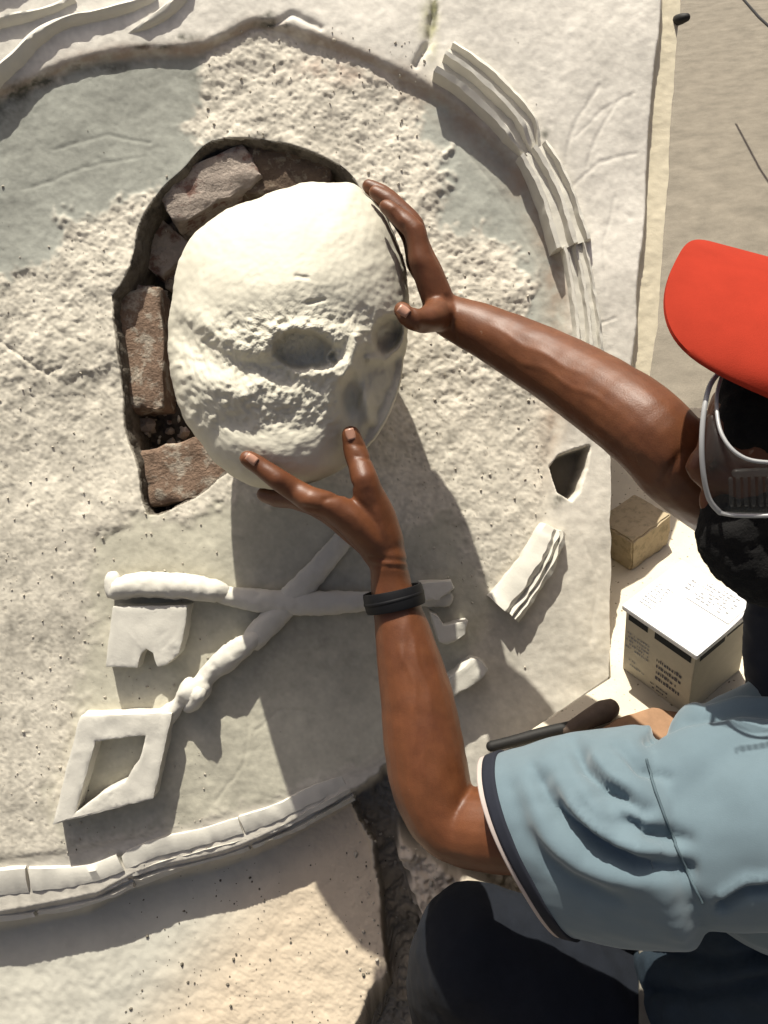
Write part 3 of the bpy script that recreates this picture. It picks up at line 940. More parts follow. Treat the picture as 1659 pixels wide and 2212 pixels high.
# ================================================================== OBJECTS
def rect_on(front, left, right, h, pull=None):
    """right-angled corner: front corner and the two edge directions on level h -> 3-D corners"""
    F, Lp, Rp = on_level(*front, h), on_level(*left, h), on_level(*right, h)
    e1, e2 = Lp - F, Rp - F
    l1, l2 = np.linalg.norm(e1), np.linalg.norm(e2)
    a1, a2 = e1 / l1, e2 / l2
    bis = a1 + a2; bis /= np.linalg.norm(bis)
    per = np.cross(UPn, bis)
    if per @ a1 < 0:
        per = -per
    s = math.sqrt(.5)
    a1, a2 = (bis + per) * s, (bis - per) * s
    return F, a1 * l1, a2 * l2

def box_pts(F, e1, e2, up):
    b = [F, F + e1, F + e1 + e2, F + e2]
    return np.array(b + [p + up for p in b])
BOXF = [(0, 3, 2, 1), (4, 5, 6, 7), (0, 1, 5, 4), (1, 2, 6, 5), (2, 3, 7, 6), (3, 0, 4, 7)]

# --- the carton
BH = 0.112
F, e1, e2 = rect_on((1506, 1418), (1330, 1328), (1640, 1342), BH)
e1 *= 1.04; e2 *= 1.2
carton = thing('cardboard_box', 'small white printed cardboard box with its lid on, standing on the ledge', 'box', tuple(F - UPn * BH + (e1 + e2) * .5))
i1, i2 = e1 / np.linalg.norm(e1), e2 / np.linalg.norm(e2)
ins = .0035
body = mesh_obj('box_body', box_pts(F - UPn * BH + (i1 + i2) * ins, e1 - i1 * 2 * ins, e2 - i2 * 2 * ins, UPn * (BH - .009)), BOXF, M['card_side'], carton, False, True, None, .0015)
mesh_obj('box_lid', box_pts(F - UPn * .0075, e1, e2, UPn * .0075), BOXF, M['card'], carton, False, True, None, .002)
# dark gaps below the lid and printed marks
def on_face(o0, a, b, nrm, rects, m, name, lift=.0006):
    vs, fs = [], []
    for (x0, y0, x1, y1) in rects:
        i = len(vs)
        for (x, y) in ((x0, y0), (x1, y0), (x1, y1), (x0, y1)):
            vs.append(o0 + a * x + b * y + nrm * lift)
        fs.append((i, i + 1, i + 2, i + 3))
    return mesh_obj(name, np.array(vs), fs, m, carton, False, False)
fo = F - UPn * BH + (i1 + i2) * ins
fe1, fe2 = e1 - i1 * 2 * ins, e2 - i2 * 2 * ins
fu = UPn * (BH - .009)
on_face(fo, fe1, fu, -i2, [(.05, .88, .56, .99), (.66, .89, .95, .99)], M['slot'], 'lid_gap')
on_face(fo, fe2, fu, -i1, [(.08, .88, .52, .99), (.55, .92, .95, .99)], M['slot'], 'lid_gap')
rr = np.random.default_rng(5)
def scribble(x0, y0, x1, y1, rows, r, hgt=.5, gap=.35):
    out = []
    dy = (y1 - y0) / rows
    for k in range(rows):
        x = x0
        while x < x1 - .01:
            w = r.uniform(.012, .05) * (x1 - x0) * 2.2
            if r.random() > gap * .6:
                out.append((x, y0 + dy * (k + .2), min(x + w, x1), y0 + dy * (k + .2 + hgt * r.uniform(.6, 1))))
            x += w + r.uniform(.008, .02) * (x1 - x0) * 2.5
    return out
on_face(fo, fe1, fu, -i2, scribble(.62, .42, .97, .72, 5, rr) + scribble(.66, .14, .92, .3, 2, rr, .35), M['ink'], 'print_block')['kind'] = 'stuff'
on_face(fo, fe1, fu, -i2, scribble(.14, .22, .50, .62, 4, rr, .6) + scribble(.30, .04, .56, .16, 2, rr, .5), M['ink_dark'], 'print_block')['kind'] = 'stuff'
on_face(F, e1, e2, UPn, scribble(.74, .16, .93, .56, 8, rr, .45) + scribble(.62, .66, .72, .86, 3, rr, .5), M['ink'], 'lid_print')['kind'] = 'stuff'
on_face(F, e1, e2, UPn, scribble(.14, .62, .58, .95, 7, rr, .5, .6), M['ink'], 'lid_print')['kind'] = 'stuff'
on_face(F, e1, e2, UPn, [(.05, .56, .60, .572), (.05, .56, .056, .95)], M['ink'], 'lid_print')['kind'] = 'stuff'

# --- the tan stone block behind it
HB = .054
F2_, b1, b2 = rect_on((1368, 1172), (1280, 1135), (1468, 1122), HB)
b1 = b1 * 1.05
def block_obj():
    bm = bmesh.new()
    vs = box_pts(F2_ - UPn * HB, b1, b2, UPn * HB)
    bv = [bm.verts.new(v) for v in vs]
    for f in BOXF:
        bm.faces.new([bv[i] for i in f])
    bmesh.ops.recalc_face_normals(bm, faces=bm.faces)
    bmesh.ops.bevel(bm, geom=list(bm.edges), offset=.002, segments=2, affect='EDGES')
    bmesh.ops.triangulate(bm, faces=bm.faces)
    for _ in range(3):
        bmesh.ops.subdivide_edges(bm, edges=[e for e in bm.edges if e.calc_length() > .008], cuts=1)
        bmesh.ops.triangulate(bm, faces=bm.faces)
    for v in bm.verts:
        v.co += Vector((fbm(v.co, 60), fbm(v.co + Vector((5, 0, 0)), 60), fbm(v.co + Vector((0, 5, 0)), 60))) * .002
    o = bm_to('stone_block', bm, M['block'], None)
    o.data.set_sharp_from_angle(angle=math.radians(38))
    return tag(o, 'plain tan stone block lying on the ledge behind the white printed box', 'stone block')
block_obj()

# --- scraper with wooden handle, lying on the ledge beside the sleeve
tool = thing('scraper', 'thin dark scraper with a worn wooden handle lying on the ledge below the white box', 'scraper', tuple(on_level(1200, 1590, 0)))
def rod(name, pts, m, parent, flat=(1, 1)):
    bm = bmesh.new()
    dense = resample(pts, 10)
    pp = [on_level(u, v, h) for u, v, h, r in dense]
    rr_ = [r / scale_at(p[2]) for p, (u, v, h, r) in zip(pp, dense)]
    tube_bm(bm, pp, rr_, 12, True, flat)
    return bm_to(name, bm, m, parent)
rod('shaft', [(1062, 1612, .012, 12), (1110, 1600, .012, 12), (1170, 1584, .012, 13), (1232, 1570, .013, 13)], M['steel'], tool)
rod('handle', [(1222, 1576, .013, 12), (1250, 1565, .014, 18), (1280, 1549, .015, 22), (1306, 1536, .015, 25), (1316, 1531, .015, 22)], M['wood'], tool)
# --- orange board scrap
_b = level_box('board_scrap', [(1270, 1608), (1330, 1565), (1408, 1540), (1470, 1552), (1440, 1620), (1330, 1640)], M['board'], None, 0.0, 0.012, .0015, 0, None, .0014, 2, 3)
tag(_b, 'flat orange brown board scrap lying on the ledge against the blue sleeve', 'board')

# ------------------------------------------------------------------ skull
ZC = 0.125
OUT = [(640, 398), (660, 392), (700, 397), (762, 397), (800, 428), (838, 478), (866, 540), (880, 610), (882, 690), (873, 775), (856, 850), (826, 918), (800, 958),
       (760, 1000), (700, 1032), (640, 1052), (575, 1058), (510, 1036), (458, 995), (432, 955), (405, 915), (382, 860), (367, 790), (362, 720), (372, 640), (385, 570), (416, 510), (470, 466), (552, 430), (606, 410)]
KC = np.array([628.0, 715.0])
def skull_outline(th):
    o = np.array(OUT, float) - KC
    a = np.arctan2(o[:, 1], o[:, 0]); r = np.hypot(o[:, 0], o[:, 1])
    s = np.argsort(a); a, r = a[s], r[s]
    a3 = np.concatenate([a - 2 * math.pi, a, a + 2 * math.pi]); r3 = np.concatenate([r, r, r])
    return np.interp(th, a3, r3)
def ell(u, v, cx, cy, rx, ry, ang):
    c, s = math.cos(ang), math.sin(ang)
    x, y = (u - cx) * c + (v - cy) * s, -(u - cx) * s + (v - cy) * c
    return np.sqrt((x / rx) ** 2 + (y / ry) ** 2)
def skull_mesh():
    nt = 340
    th = np.linspace(-math.pi, math.pi, nt, endpoint=False)
    r = skull_outline(th)
    # soften the outline a little
    rs = np.array([np.mean(np.take(r, range(i - 2, i + 3), mode='wrap')) for i in range(nt)])
    ph = np.concatenate([np.arcsin(np.linspace(.008, .998, 170) ** (1 / .82)), np.linspace(math.pi / 2, math.pi - .012, 50)])
    nf = len(ph)
    TH, PH = np.meshgrid(th, ph, indexing='ij')
    R = np.repeat(rs[:, None], nf, 1)
    lat = np.sin(PH) ** 0.82
    U = KC[0] + np.cos(TH) * R * lat
    V = KC[1] + np.sin(TH) * R * lat
    front = PH < math.pi / 2
    cz = np.cos(PH)
    pw = 0.92 - 0.55 * sstep(-.25, .75, np.sin(TH))
    z = np.where(front, ZC + 0.112 * np.abs(cz) ** pw, ZC - 0.115 * np.abs(cz) ** 0.9)
    w = np.where(front, sstep(0.0, 0.45, cz), 0)          # features fade towards the outline
    d = np.zeros_like(z)
    n1 = sample(F1, U + 70, V, 520); n2 = sample(F2, U, V + 90, 420); n3 = sample(F3, U, V, 420)
    j = 5 * n1
    Uj, Vj = U + j, V + j * .6
    # the high forehead rolls forward, the face below sits back and turns right
    d += 0.016 * (1 - ell(U, V, 630, 610, 250, 170, -.2).clip(0, 1)) ** 1.0
    brow = [(385, 660), (440, 705), (510, 745), (580, 752), (640, 728), (700, 712), (748, 716)]
    db, _ = line_dist(Uj, Vj, brow)
    bx = np.array(brow)
    below = np.interp(U, bx[:, 0], bx[:, 1]) < V
    d += 0.006 * np.exp(-(db / 30) ** 2)
    d -= np.where(below, 0.0025 * sstep(0, 46, db) * (1 - sstep(120, 300, V - 700)), 0)
    # turned-away right side of the face
    rid = np.interp(V, [640, 735, 773, 831, 900, 960, 1060], [860, 774, 748, 712, 694, 690, 690])
    s = np.maximum(U - rid, 0)
    fold = sstep(690, 790, V)
    d -= fold * (0.026 * sstep(-4, 86, s) + 0.00006 * np.minimum(s, 140))
    # bridge of the nose
    dn, _ = line_dist(U, V, [(772, 730), (762, 775), (742, 812)])
    d += 0.011 * np.exp(-(dn / 15) ** 2)
    # eye sockets
    e = ell(Uj, Vj, 655, 757, 70, 42, .07)
    d -= 0.0175 * (1 - sstep(.74, 1.04, e))
    d += 0.0022 * np.exp(-((e - 1.2) / .22) ** 2) * sstep(735, 765, V)
    d += 0.004 * np.exp(-((e - 1.22) / .25) ** 2) * (1 - sstep(735, 765, V))
    e2 = ell(U, V, 838, 722, 34, 44, .35)
    d -= 0.026 * (1 - sstep(.62, 1.08, e2))
    dk, _ = line_dist(U, V, [(800, 775), (835, 778), (862, 752), (874, 730)])
    d += 0.013 * np.exp(-(dk / 10) ** 2)
    dq, _ = line_dist(U, V, [(772, 800), (784, 850), (798, 905)])
    d += 0.010 * np.exp(-(dq / 13) ** 2)
    # nose opening and the upper jaw
    e3 = ell(U, V, 762, 845, 26, 62, .2)
    d -= 0.009 * (1 - sstep(.5, 1.1, e3))
    d += 0.008 * np.exp(-(ell(U, V, 790, 870, 16, 60, .25)) ** 2)
    # temple and cheek bones
    t = ell(Uj, Vj, 470, 765, 105, 36, .33)
    d -= 0.0065 * np.exp(-t ** 2)
    dz, _ = line_dist(Uj, Vj, [(385, 790), (450, 825), (520, 850), (590, 852), (660, 830), (715, 800)])
    d += 0.0045 * np.exp(-(dz / 34) ** 2)
    c = ell(Uj, Vj, 545, 800, 60, 26, .15)
    d -= 0.002 * np.exp(-c ** 2)
    d -= 0.003 * np.exp(-ell(Uj, Vj, 560, 915, 150, 34, .1) ** 2)
    d += 0.007 * np.exp(-ell(U, V, 590, 985, 120, 60, 0.1) ** 2)
    # notches in the forehead
    for x0, y0, x1, y1, dep in ((640, 597, 664, 600, .0022), (665, 655, 700, 648, .0022), (600, 420, 640, 412, .003)):
        dd, _ = line_dist(U, V, [(x0, y0), (x1, y1)])
        d -= dep * np.exp(-(dd / 5) ** 2)
    z = z + d * w
    # tooled surface
    rough = 0.26 + 0.74 * np.maximum(sstep(640, 720, V) * (1 - sstep(900, 960, V)) * (1 - .6 * sstep(0, 60, s) * fold), 0)
    n4 = sample(F4, U, V, 330)
    nz = (0.0010 * n1 + 0.0007 * n2 + .0014 * n3 + .00022 * n4) * rough
    z = z + nz * np.where(front, sstep(0, .2, cz), 0)
    k = np.where(front, (DCAM - z) / S0, (DCAM - ZC) / S0)
    edge = 1 + (0.003 * n1 + .0012 * n2 + .004 * n3) * np.sin(PH)
    uu = KC[0] + (U - KC[0]) * edge; vv = KC[1] + (V - KC[1]) * edge
    X, Y = (uu - CU) * k, -(vv - CV) * k
    co = np.stack([X, Y, z], -1).reshape(-1, 3)
    idx = np.arange(nt * nf).reshape(nt, nf)
    nx = np.roll(idx, -1, 0)
    q = np.stack([idx[:, :-1], nx[:, :-1], nx[:, 1:], idx[:, 1:]], -1).reshape(-1, 4).tolist()
    q.append(idx[:, 0].tolist()); q.append(idx[:, -1].tolist()[::-1])
    return co, q
sk_co, sk_f = skull_mesh()
skull = mesh_obj('plaster_skull', sk_co, sk_f, M['skull'], None, True, True)
tag(skull, 'large white plaster skull held in two hands over the brick hole', 'skull')
_su, _sv = proj(sk_co)
def skz(u, v):
    m_ = (np.abs(_su - u) < 14) & (np.abs(_sv - v) < 14)
    return float(sk_co[m_, 2].max()) if m_.any() else ZC

# ------------------------------------------------------------------ person
person = thing('person', 'person in red cap, safety goggles and blue grey shirt lifting the plaster skull', 'person', tuple(P(1650, 2300, 0.05)))
bm = bmesh.new()
def chain(ch, seg=18, flat=None):
    p, r = interp_chain(ch)
    tube_bm(bm, p, r, seg, True, flat)
# left arm (lower one in the picture)
chain([(838, 1205, .205, 41), (843, 1250, .20, 43), (850, 1290, .20, 47), (866, 1350, .20, 58), (884, 1430, .205, 70), (901, 1510, .21, 79), (914, 1600, .215, 86), (930, 1690, .22, 87),
       (958, 1760, .225, 80), (1000, 1785, .23, 82), (1080, 1790, .245, 92), (1200, 1785, .262, 100), (1330, 1780, .27, 95)], 24)
chain([(935, 1720, .215, 70), (962, 1790, .22, 58), (985, 1808, .225, 52)], 16)      # point of the elbow
# left hand: thumb up the front of the jaw, index along the chin, three fingers under it
th_z = [skz(757, 935), skz(768, 985)]
chain([(836, 1215, .20, 40), (828, 1165, .205, 44), (812, 1110, .212, 40), (793, 1060, .222, 33)], 18)
chain([(815, 1120, .212, 38), (800, 1075, .22, 33), (787, 1035, .225, 29), (776, 1000, max(.215, th_z[1] + .012), 27), (765, 965, max(.21, th_z[1] + .010), 25), (758, 940, max(.20, th_z[0] + .010), 21)], 16)
iz = [skz(590, 1020), skz(535, 992)]
chain([(836, 1215, .20, 38), (800, 1160, .212, 42), (755, 1118, .222, 38), (716, 1095, .228, 31)], 18)
chain([(730, 1105, .225, 32), (700, 1088, .230, 30), (672, 1080, .232, 29), (640, 1062, .226, 27), (600, 1035, max(.21, iz[0] + .011), 24), (565, 1010, max(.20, iz[0] + .010), 22), (536, 991, max(.19, iz[1] + .010), 19)], 16)
for dz, du, dv, sc in ((.028, 4, 10, 1.0), (.052, 12, 18, .95), (.074, 28, 28, .85)):
    chain([(836, 1215, .195 - dz * .4, 36 * sc), (795 + du, 1165 + dv * .5, .210 - dz, 36 * sc), (745 + du, 1125 + dv * .5, .215 - dz, 33 * sc), (708 + du, 1100 + dv * .4, .215 - dz, 28 * sc)], 16)
    chain([(715 + du, 1105 + dv * .4, .214 - dz, 28 * sc), (675 + du, 1085 + dv * .4, .212 - dz, 26 * sc), (632 + du, 1078, .200 - dz, 23 * sc), (590 + du * 1.5, 1076, .185 - dz, 20 * sc), (562 + du * 2, 1068, .175 - dz, 17 * sc)], 14)
# right arm (upper one)
chain([(952, 672, .172, 42), (975, 685, .175, 46), (1010, 700, .18, 52), (1060, 722, .19, 58), (1120, 752, .205, 66), (1200, 795, .23, 75), (1290, 850, .262, 85), (1370, 905, .292, 92), (1420, 950, .305, 92),
       (1470, 1005, .30, 94), (1545, 1065, .27, 92), (1640, 1120, .23, 95), (1740, 1180, .18, 100)], 24)
# right hand: fingers up the side of the skull, thumb in front
for k, (tip, mid, kn, zz) in enumerate((((834, 446), (862, 470), (912, 565), .192), ((812, 416), (846, 440), (910, 555), .166), ((797, 402), (832, 425), (906, 550), .142), ((800, 412), (832, 440), (900, 565), .120))):
    sc = (1.0, 1.02, .97, .85)[k]
    pip = (kn[0] - 16 - 1 * k, kn[1] - 66)
    chain([(955, 675, .172 - (k - 1.5) * .006, 34), (938, 625, zz * .6 + .07, 34 * sc), (kn[0], kn[1], zz, 29 * sc)], 16)
    chain([(kn[0], kn[1], zz, 28 * sc), (kn[0] - 8, kn[1] - 34, zz + .002, 24 * sc), (pip[0], pip[1], zz + .003, 24 * sc), (mid[0] + 8, mid[1] + 5, zz, 21 * sc), (mid[0] - 8, mid[1] - 8, zz, 19 * sc), (tip[0], tip[1], zz - .002, 16 * sc)], 16)
chain([(958, 680, .178, 36), (945, 680, .195, 36), (930, 688, .210, 31), (912, 694, .222, 27), (893, 690, .232, 24), (878, 680, .234, 23), (868, 670, .230, 19)], 16)
# head and neck
HC = np.array([.366, .082, .385])
HF = np.array([-.869, .44, -.186]); HF /= np.linalg.norm(HF)
HU = UPn - HF * (UPn @ HF); HU /= np.linalg.norm(HU)
HL = -np.cross(HF, HU)             # the head's own left, towards the camera
def hp(f, l, h):
    return HC + HF * f + HL * l + HU * h
def hchain(ch, seg=18, flat=None):
    tube_bm(bm, [hp(*c[:3]) for c in ch], [c[3] for c in ch], seg, True, flat)
hchain([(-.035, 0, .02, .074), (0, 0, .028, .080), (.028, 0, .03, .074)])
hchain([(.02, 0, -.02, .066), (.045, 0, -.03, .056), (.058, 0, -.06, .043), (.06, 0, -.09, .032)])
chain([(1580, 900, .392, 50), (1548, 940, .392, 30), (1520, 985, .392, 24), (1502, 1008, .392, 23), (1522, 1032, .388, 22), (1560, 1040, .384, 40)], 14)     # nose
chain([(1620, 960, .375, 110), (1620, 1040, .375, 90), (1590, 1110, .372, 70)], 18)     # cheek
chain([(1530, 1072, .384, 20), (1528, 1088, .384, 19), (1540, 1100, .384, 24)], 10)     # lips
hchain([(-.005, .076, .0, .012), (-.012, .08, -.012, .013), (-.005, .076, -.03, .010)], 10)                     # ear
hchain([(-.005, -.076, .0, .012), (-.012, -.08, -.012, .013), (-.005, -.076, -.03, .010)], 10)
neck_b = P(1800, 1560, .30)
tube_bm(bm, [hp(-.02, 0, -.05), (hp(-.02, 0, -.05) * .5 + neck_b * .5), neck_b], [.050, .048, .052], 18)
def skin_disp(co, no):
    u, v = proj(co)
    d = np.zeros(len(co))
    # creases at the wrists and the web of the thumb, tendons on the back of the hand
    for pts, wd, dep in (([(800, 1205), (880, 1212)], 5, .0012), ([(806, 1222), (884, 1228)], 4, .0008), ([(700, 1080), (740, 1066), (760, 1050)], 5, .0012),
                         ([(770, 985), (800, 992)], 4, .001), ([(655, 1095), (690, 1100)], 4, .0012), ([(752, 958), (782, 964)], 4, .001),
                         ([(965, 640), (985, 730)], 5, .001), ([(890, 660), (900, 705)], 4, .0012), ([(852, 455), (872, 490)], 4, .001), ([(1470, 980), (1430, 1040)], 9, .0015)):
        dd, _ = line_dist(u, v, pts)
        d -= dep * np.exp(-(dd / wd) ** 2) * (co[:, 2] > .1)
    for pts in ([(880, 1640), (905, 1560), (890, 1470), (862, 1390), (868, 1330)], [(950, 1600), (935, 1520), (905, 1440), (895, 1350)], [(930, 1700), (905, 1600)], [(1040, 700), (1120, 738), (1190, 775), (1280, 812)],
                [(1090, 760), (1180, 800), (1260, 850), (1340, 890)], [(845, 1165), (815, 1120), (800, 1085)], [(800, 1170), (770, 1125), (745, 1105)]):
        dd, tt = line_dist(u + 5 * np.sin(v * .05), v + 5 * np.sin(u * .06), pts)
        d += .0009 * np.exp(-(dd / 6) ** 2) * np.sin(np.clip(tt, 0, 1) * math.pi) * (co[:, 2] > .12)
    for x_, y_, r_ in ((672, 1082, 20), (716, 1096, 22), (787, 1035, 18), (765, 968, 15), (600, 1036, 15), (900, 555, 18), (868, 478, 14), (846, 446, 13)):
        d += .0012 * np.exp(-(((u - x_) / r_) ** 2 + ((v - y_) / r_) ** 2)) * (co[:, 2] > .13)
    for pts in ([(822, 1190), (775, 1115)], [(838, 1190), (815, 1090)], [(860, 1480), (880, 1330)], [(905, 1450), (880, 1320)]):
        dd, tt = line_dist(u, v, pts)
        d += .0011 * np.exp(-(dd / 9) ** 2) * np.sin(tt * math.pi)
    d += np.array([mnoise.noise(Vector(c) * 60) for c in co]) * .0006
    return co + no * d[:, None]
body = voxel_union('body', bm, M['skin'], person, .0021, 5, .5, skin_disp)

def nail(c, axis, up, ln, wd):
    bm = bmesh.new()
    axis = np.array(axis) / np.linalg.norm(axis)
    up = np.array(up) - axis * np.dot(up, axis); up = up / np.linalg.norm(up)
    side = np.cross(axis, up)
    n = 7
    g = [[bm.verts.new(np.array(c) + axis * ln * (i / (n - 1) - .5) + side * wd * .5 * x * (1 - .25 * abs(i / (n - 1) - .5)) + up * (.0018 * (1 - x * x) + .0004)) for x in np.linspace(-1, 1, 7)] for i in range(n)]
    g2 = [[bm.verts.new(vv.co - Vector(up * .0012)) for vv in row] for row in g]
    for a, flip in ((g, 0), (g2, 1)):
        for i in range(n - 1):
            for j in range(6):
                f = (a[i][j], a[i][j + 1], a[i + 1][j + 1], a[i + 1][j])
                bm.faces.new(f[::-1] if flip else f)
    loop = [(0, j) for j in range(7)] + [(i, 6) for i in range(1, n)] + [(n - 1, j) for j in range(5, -1, -1)] + [(i, 0) for i in range(n - 2, 0, -1)]
    for a, b in zip(loop, loop[1:] + loop[:1]):
        bm.faces.new((g[a[0]][a[1]], g[b[0]][b[1]], g2[b[0]][b[1]], g2[a[0]][a[1]]))
    return bm_to('fingernail', bm, M['nail'], person)
bco = np.array([v.co[:] for v in body.data.vertices])
bco = (bco + np.array(world_loc(person)) - T0n) @ RWn      # back to the wall frame
bu, bv_ = proj(bco)
def top_at(u, v):
    m_ = (np.abs(bu - u) < 6) & (np.abs(bv_ - v) < 6)
    return P(u, v, float(bco[m_, 2].max()) if m_.any() else .2)
for (u, v), (du, dv) in (((757, 938), (-8, -30)), ((543, 992), (-30, -20)), ((872, 671), (-14, -10))):
    c = top_at(u, v)
    nail(c - np.array([0, 0, .0012]), P(u + du, v + dv, c[2]) - P(u, v, c[2]), (0, 0, 1), .011, .0095)

# wristband on the left wrist
def band(name, c0, c1, ru, rz, m, parent, thick=.0035, seg=40):
    axis = c1 - c0; L_ = np.linalg.norm(axis); axis /= L_
    x = np.array([0, 0, 1.0]) - axis * axis[2]; x /= np.linalg.norm(x)
    y = np.cross(axis, x)
    bm = bmesh.new()
    prof = [(0, 0), (0, thick * .8), (.12, thick), (.5, thick * 1.12), (.88, thick), (1, thick * .8), (1, 0)]
    rings = []
    for t, h in prof:
        rings.append([bm.verts.new(c0 + axis * L_ * t + x * math.cos(a) * (rz + h) + y * math.sin(a) * (ru + h)) for a in np.linspace(0, 2 * math.pi, seg, endpoint=False)])
    rings.append(rings[0])
    for a, b in zip(rings[:-1], rings[1:]):
        for j in range(seg):
            bm.faces.new((a[j], a[(j + 1) % seg], b[(j + 1) % seg], b[j]))
    o = bm_to(name, bm, m, parent)
    o.data.set_sharp_from_angle(angle=math.radians(45))
    return o
wb = band('wristband', P(847, 1272, .20), P(856, 1314, .20), 58 / scale_at(.2), 53 / scale_at(.2), M['rubber'], person)
c = P(852, 1292, .20)
ax_ = (P(856, 1314, .2) - P(847, 1272, .2)); ax_ /= np.linalg.norm(ax_)
band('buckle', P(850, 1288, .2) , P(852, 1296, .2), 62 / scale_at(.2), 57 / scale_at(.2), M['rubber'], wb, .0022)

# ------------------------------------------------------------------ shirt
FOLDS = [([(1238, 1598), (1262, 1650), (1310, 1700), (1400, 1750)], 18, .016), ([(1290, 1722), (1340, 1770), (1400, 1800), (1490, 1815)], 19, .015),
         ([(1170, 1680), (1210, 1760), (1280, 1820), (1370, 1870), (1490, 1880)], 22, .016), ([(1105, 1700), (1130, 1790), (1190, 1865), (1260, 1908), (1330, 1930)], 22, .006),
         ([(1330, 1610), (1390, 1660), (1440, 1680)], 12, .008), ([(1150, 1655), (1175, 1730), (1230, 1790)], 11, .006)]
RIDGES = [([(1262, 1612), (1300, 1672), (1370, 1712)], 18, .008), ([(1200, 1690), (1250, 1760), (1330, 1820), (1450, 1850)], 20, .012), ([(1140, 1720), (1180, 1810), (1250, 1870), (1330, 1900), (1420, 1905)], 24, .008),
          ([(1240, 1690), (1300, 1750), (1390, 1790)], 17, .009)]
def cloth_disp(co, no):
    u, v = proj(co)
    d = np.zeros(len(co))
    vis = np.clip(no[:, 2] * 2 + .4, 0, 1)
    for pts, wd, dep in FOLDS:
        dd, tt = line_dist(u, v, pts)
        d -= dep * np.exp(-(dd / wd) ** 2) * (.35 + .65 * np.sin(np.clip(tt, 0.05, .95) * math.pi)) * vis
    for pts, wd, dep in RIDGES:
        dd, tt = line_dist(u, v, pts)
        d += dep * np.exp(-(dd / wd) ** 2) * np.sin(np.clip(tt, .05, .95) * math.pi) * vis
    d += np.array([mnoise.fractal(Vector((c[0] * 14, c[1] * 22, c[2] * 14)), .9, 2.0, 3) for c in co]) * .0022
    return co + no * d[:, None]

# one garment: the sleeve and the body of the shirt grown together, folds pressed in afterwards
HEM0, HEM1 = P(1040, 1662, .285), P(1226, 1978, .262)
SH0, SH1 = P(1405, 1600, .345), P(1540, 1985, .315)
HCN, SCN = (HEM0 + HEM1) * .5, (SH0 + SH1) * .5
SAX = (SCN - HCN) / np.linalg.norm(SCN - HCN)
SLEN = float(np.linalg.norm(SCN - HCN))
def sleeve_ring(t, nA=150, grow=0.0):
    c = HCN * (1 - t) + SCN * t
    y = ((HEM0 - HEM1) * .5) * (1 - t) + ((SH0 - SH1) * .5) * t
    ly = np.linalg.norm(y); yn = y / ly
    zn = np.cross(SAX, yn); zn /= np.linalg.norm(zn)
    if zn[2] < 0:
        zn = -zn
    rz = .060 * (1 - t) + .080 * t
    sh = 1 - .42 * float(sstep(.88, 1.15, t))
    ly *= sh; rz *= sh
    bow = math.sin(min(max(t, 0), 1) * math.pi) * .008
    out = []
    for a in np.linspace(0, 2 * math.pi, nA, endpoint=False):
        ca, sa = math.cos(a), math.sin(a)
        sup = (abs(ca) ** 2.3 + abs(sa) ** 2.3) ** (-1 / 2.3)
        out.append(c + yn * ca * (ly + bow + grow) * sup + zn * sa * (rz + grow) * sup + SAX * (.012 * sa * (1 - t)))
    return np.array(out)
bm = bmesh.new()
rings = [[bm.verts.new(p) for p in sleeve_ring(t, 60)] for t in np.linspace(0, 1.15, 24)]
for r0, r1 in zip(rings[:-1], rings[1:]):
    for k in range(60):
        bm.faces.new((r0[k], r0[(k + 1) % 60], r1[(k + 1) % 60], r1[k]))
bm.faces.new(rings[0][::-1]); bm.faces.new(rings[-1])
chain([(1575, 1795, .335, 205), (1640, 1775, .335, 222), (1720, 1745, .32, 245), (1850, 1690, .27, 260)], 28)
chain([(1470, 1700, .335, 105), (1560, 1650, .325, 130), (1640, 1620, .31, 135), (1760, 1600, .29, 150), (1860, 1560, .25, 150)], 24)
chain([(1690, 1790, .28, 250), (1710, 1850, .24, 220)], 32)
def shirt_disp(co, no):
    t = ((co - HCN) @ SAX) / SLEN
    fade = (.15 + .85 * sstep(0, .12, t)) * (1 - sstep(1.0, 1.25, t))
    u, v = proj(co)
    moved = cloth_disp(co, no)
    co2 = co + (moved - co) * np.maximum(fade, .12)[:, None]
    d = np.array([mnoise.fractal(Vector((c[0] * 9, c[1] * 13, c[2] * 9)), .9, 2.0, 3) for c in co]) * .0035 * sstep(.9, 1.3, t)
    for pts, wd, dep in (([(1400, 1600), (1480, 1560), (1600, 1535), (1670, 1540)], 9, .006), ([(1520, 1520), (1590, 1500), (1670, 1500)], 8, .005),
                         ([(1560, 1960), (1610, 1930), (1670, 1925)], 12, .007)):
        dd, tt = line_dist(u, v, pts)
        d -= dep * np.exp(-(dd / wd) ** 2)
        dd, tt = line_dist(u, v + 26, pts)
        d += dep * .6 * np.exp(-(dd / wd) ** 2)
    return co2 + no * d[:, None]
torso = voxel_union('shirt', bm, M['shirt'], person, .0036, 9, .5, shirt_disp)
tco = np.array([v.co[:] for v in torso.data.vertices])
tco = (tco + np.array(world_loc(person)) - T0n) @ RWn
tu, tv = proj(tco)
for pts in ([(1396, 1640), (1420, 1720), (1470, 1850), (1516, 1950)],):
    pp = []
    for u, v in resample(pts, 9):
        near = (np.abs(tu - u) < 9) & (np.abs(tv - v) < 9)
        if near.any():
            pp.append(P(u, v, float(tco[near, 2].max()) - .0004))
    zz = np.array([p[2] for p in pp]); zz = np.convolve(np.pad(zz, 1, mode='edge'), np.ones(3) / 3, 'valid') + .0007
    bm = bmesh.new()
    tube_bm(bm, [np.array([p[0], p[1], z]) for p, z in zip(pp, zz)], [.0011] * len(pp), 6)
    bm_to('seam', bm, M['shirt_seam'], torso)
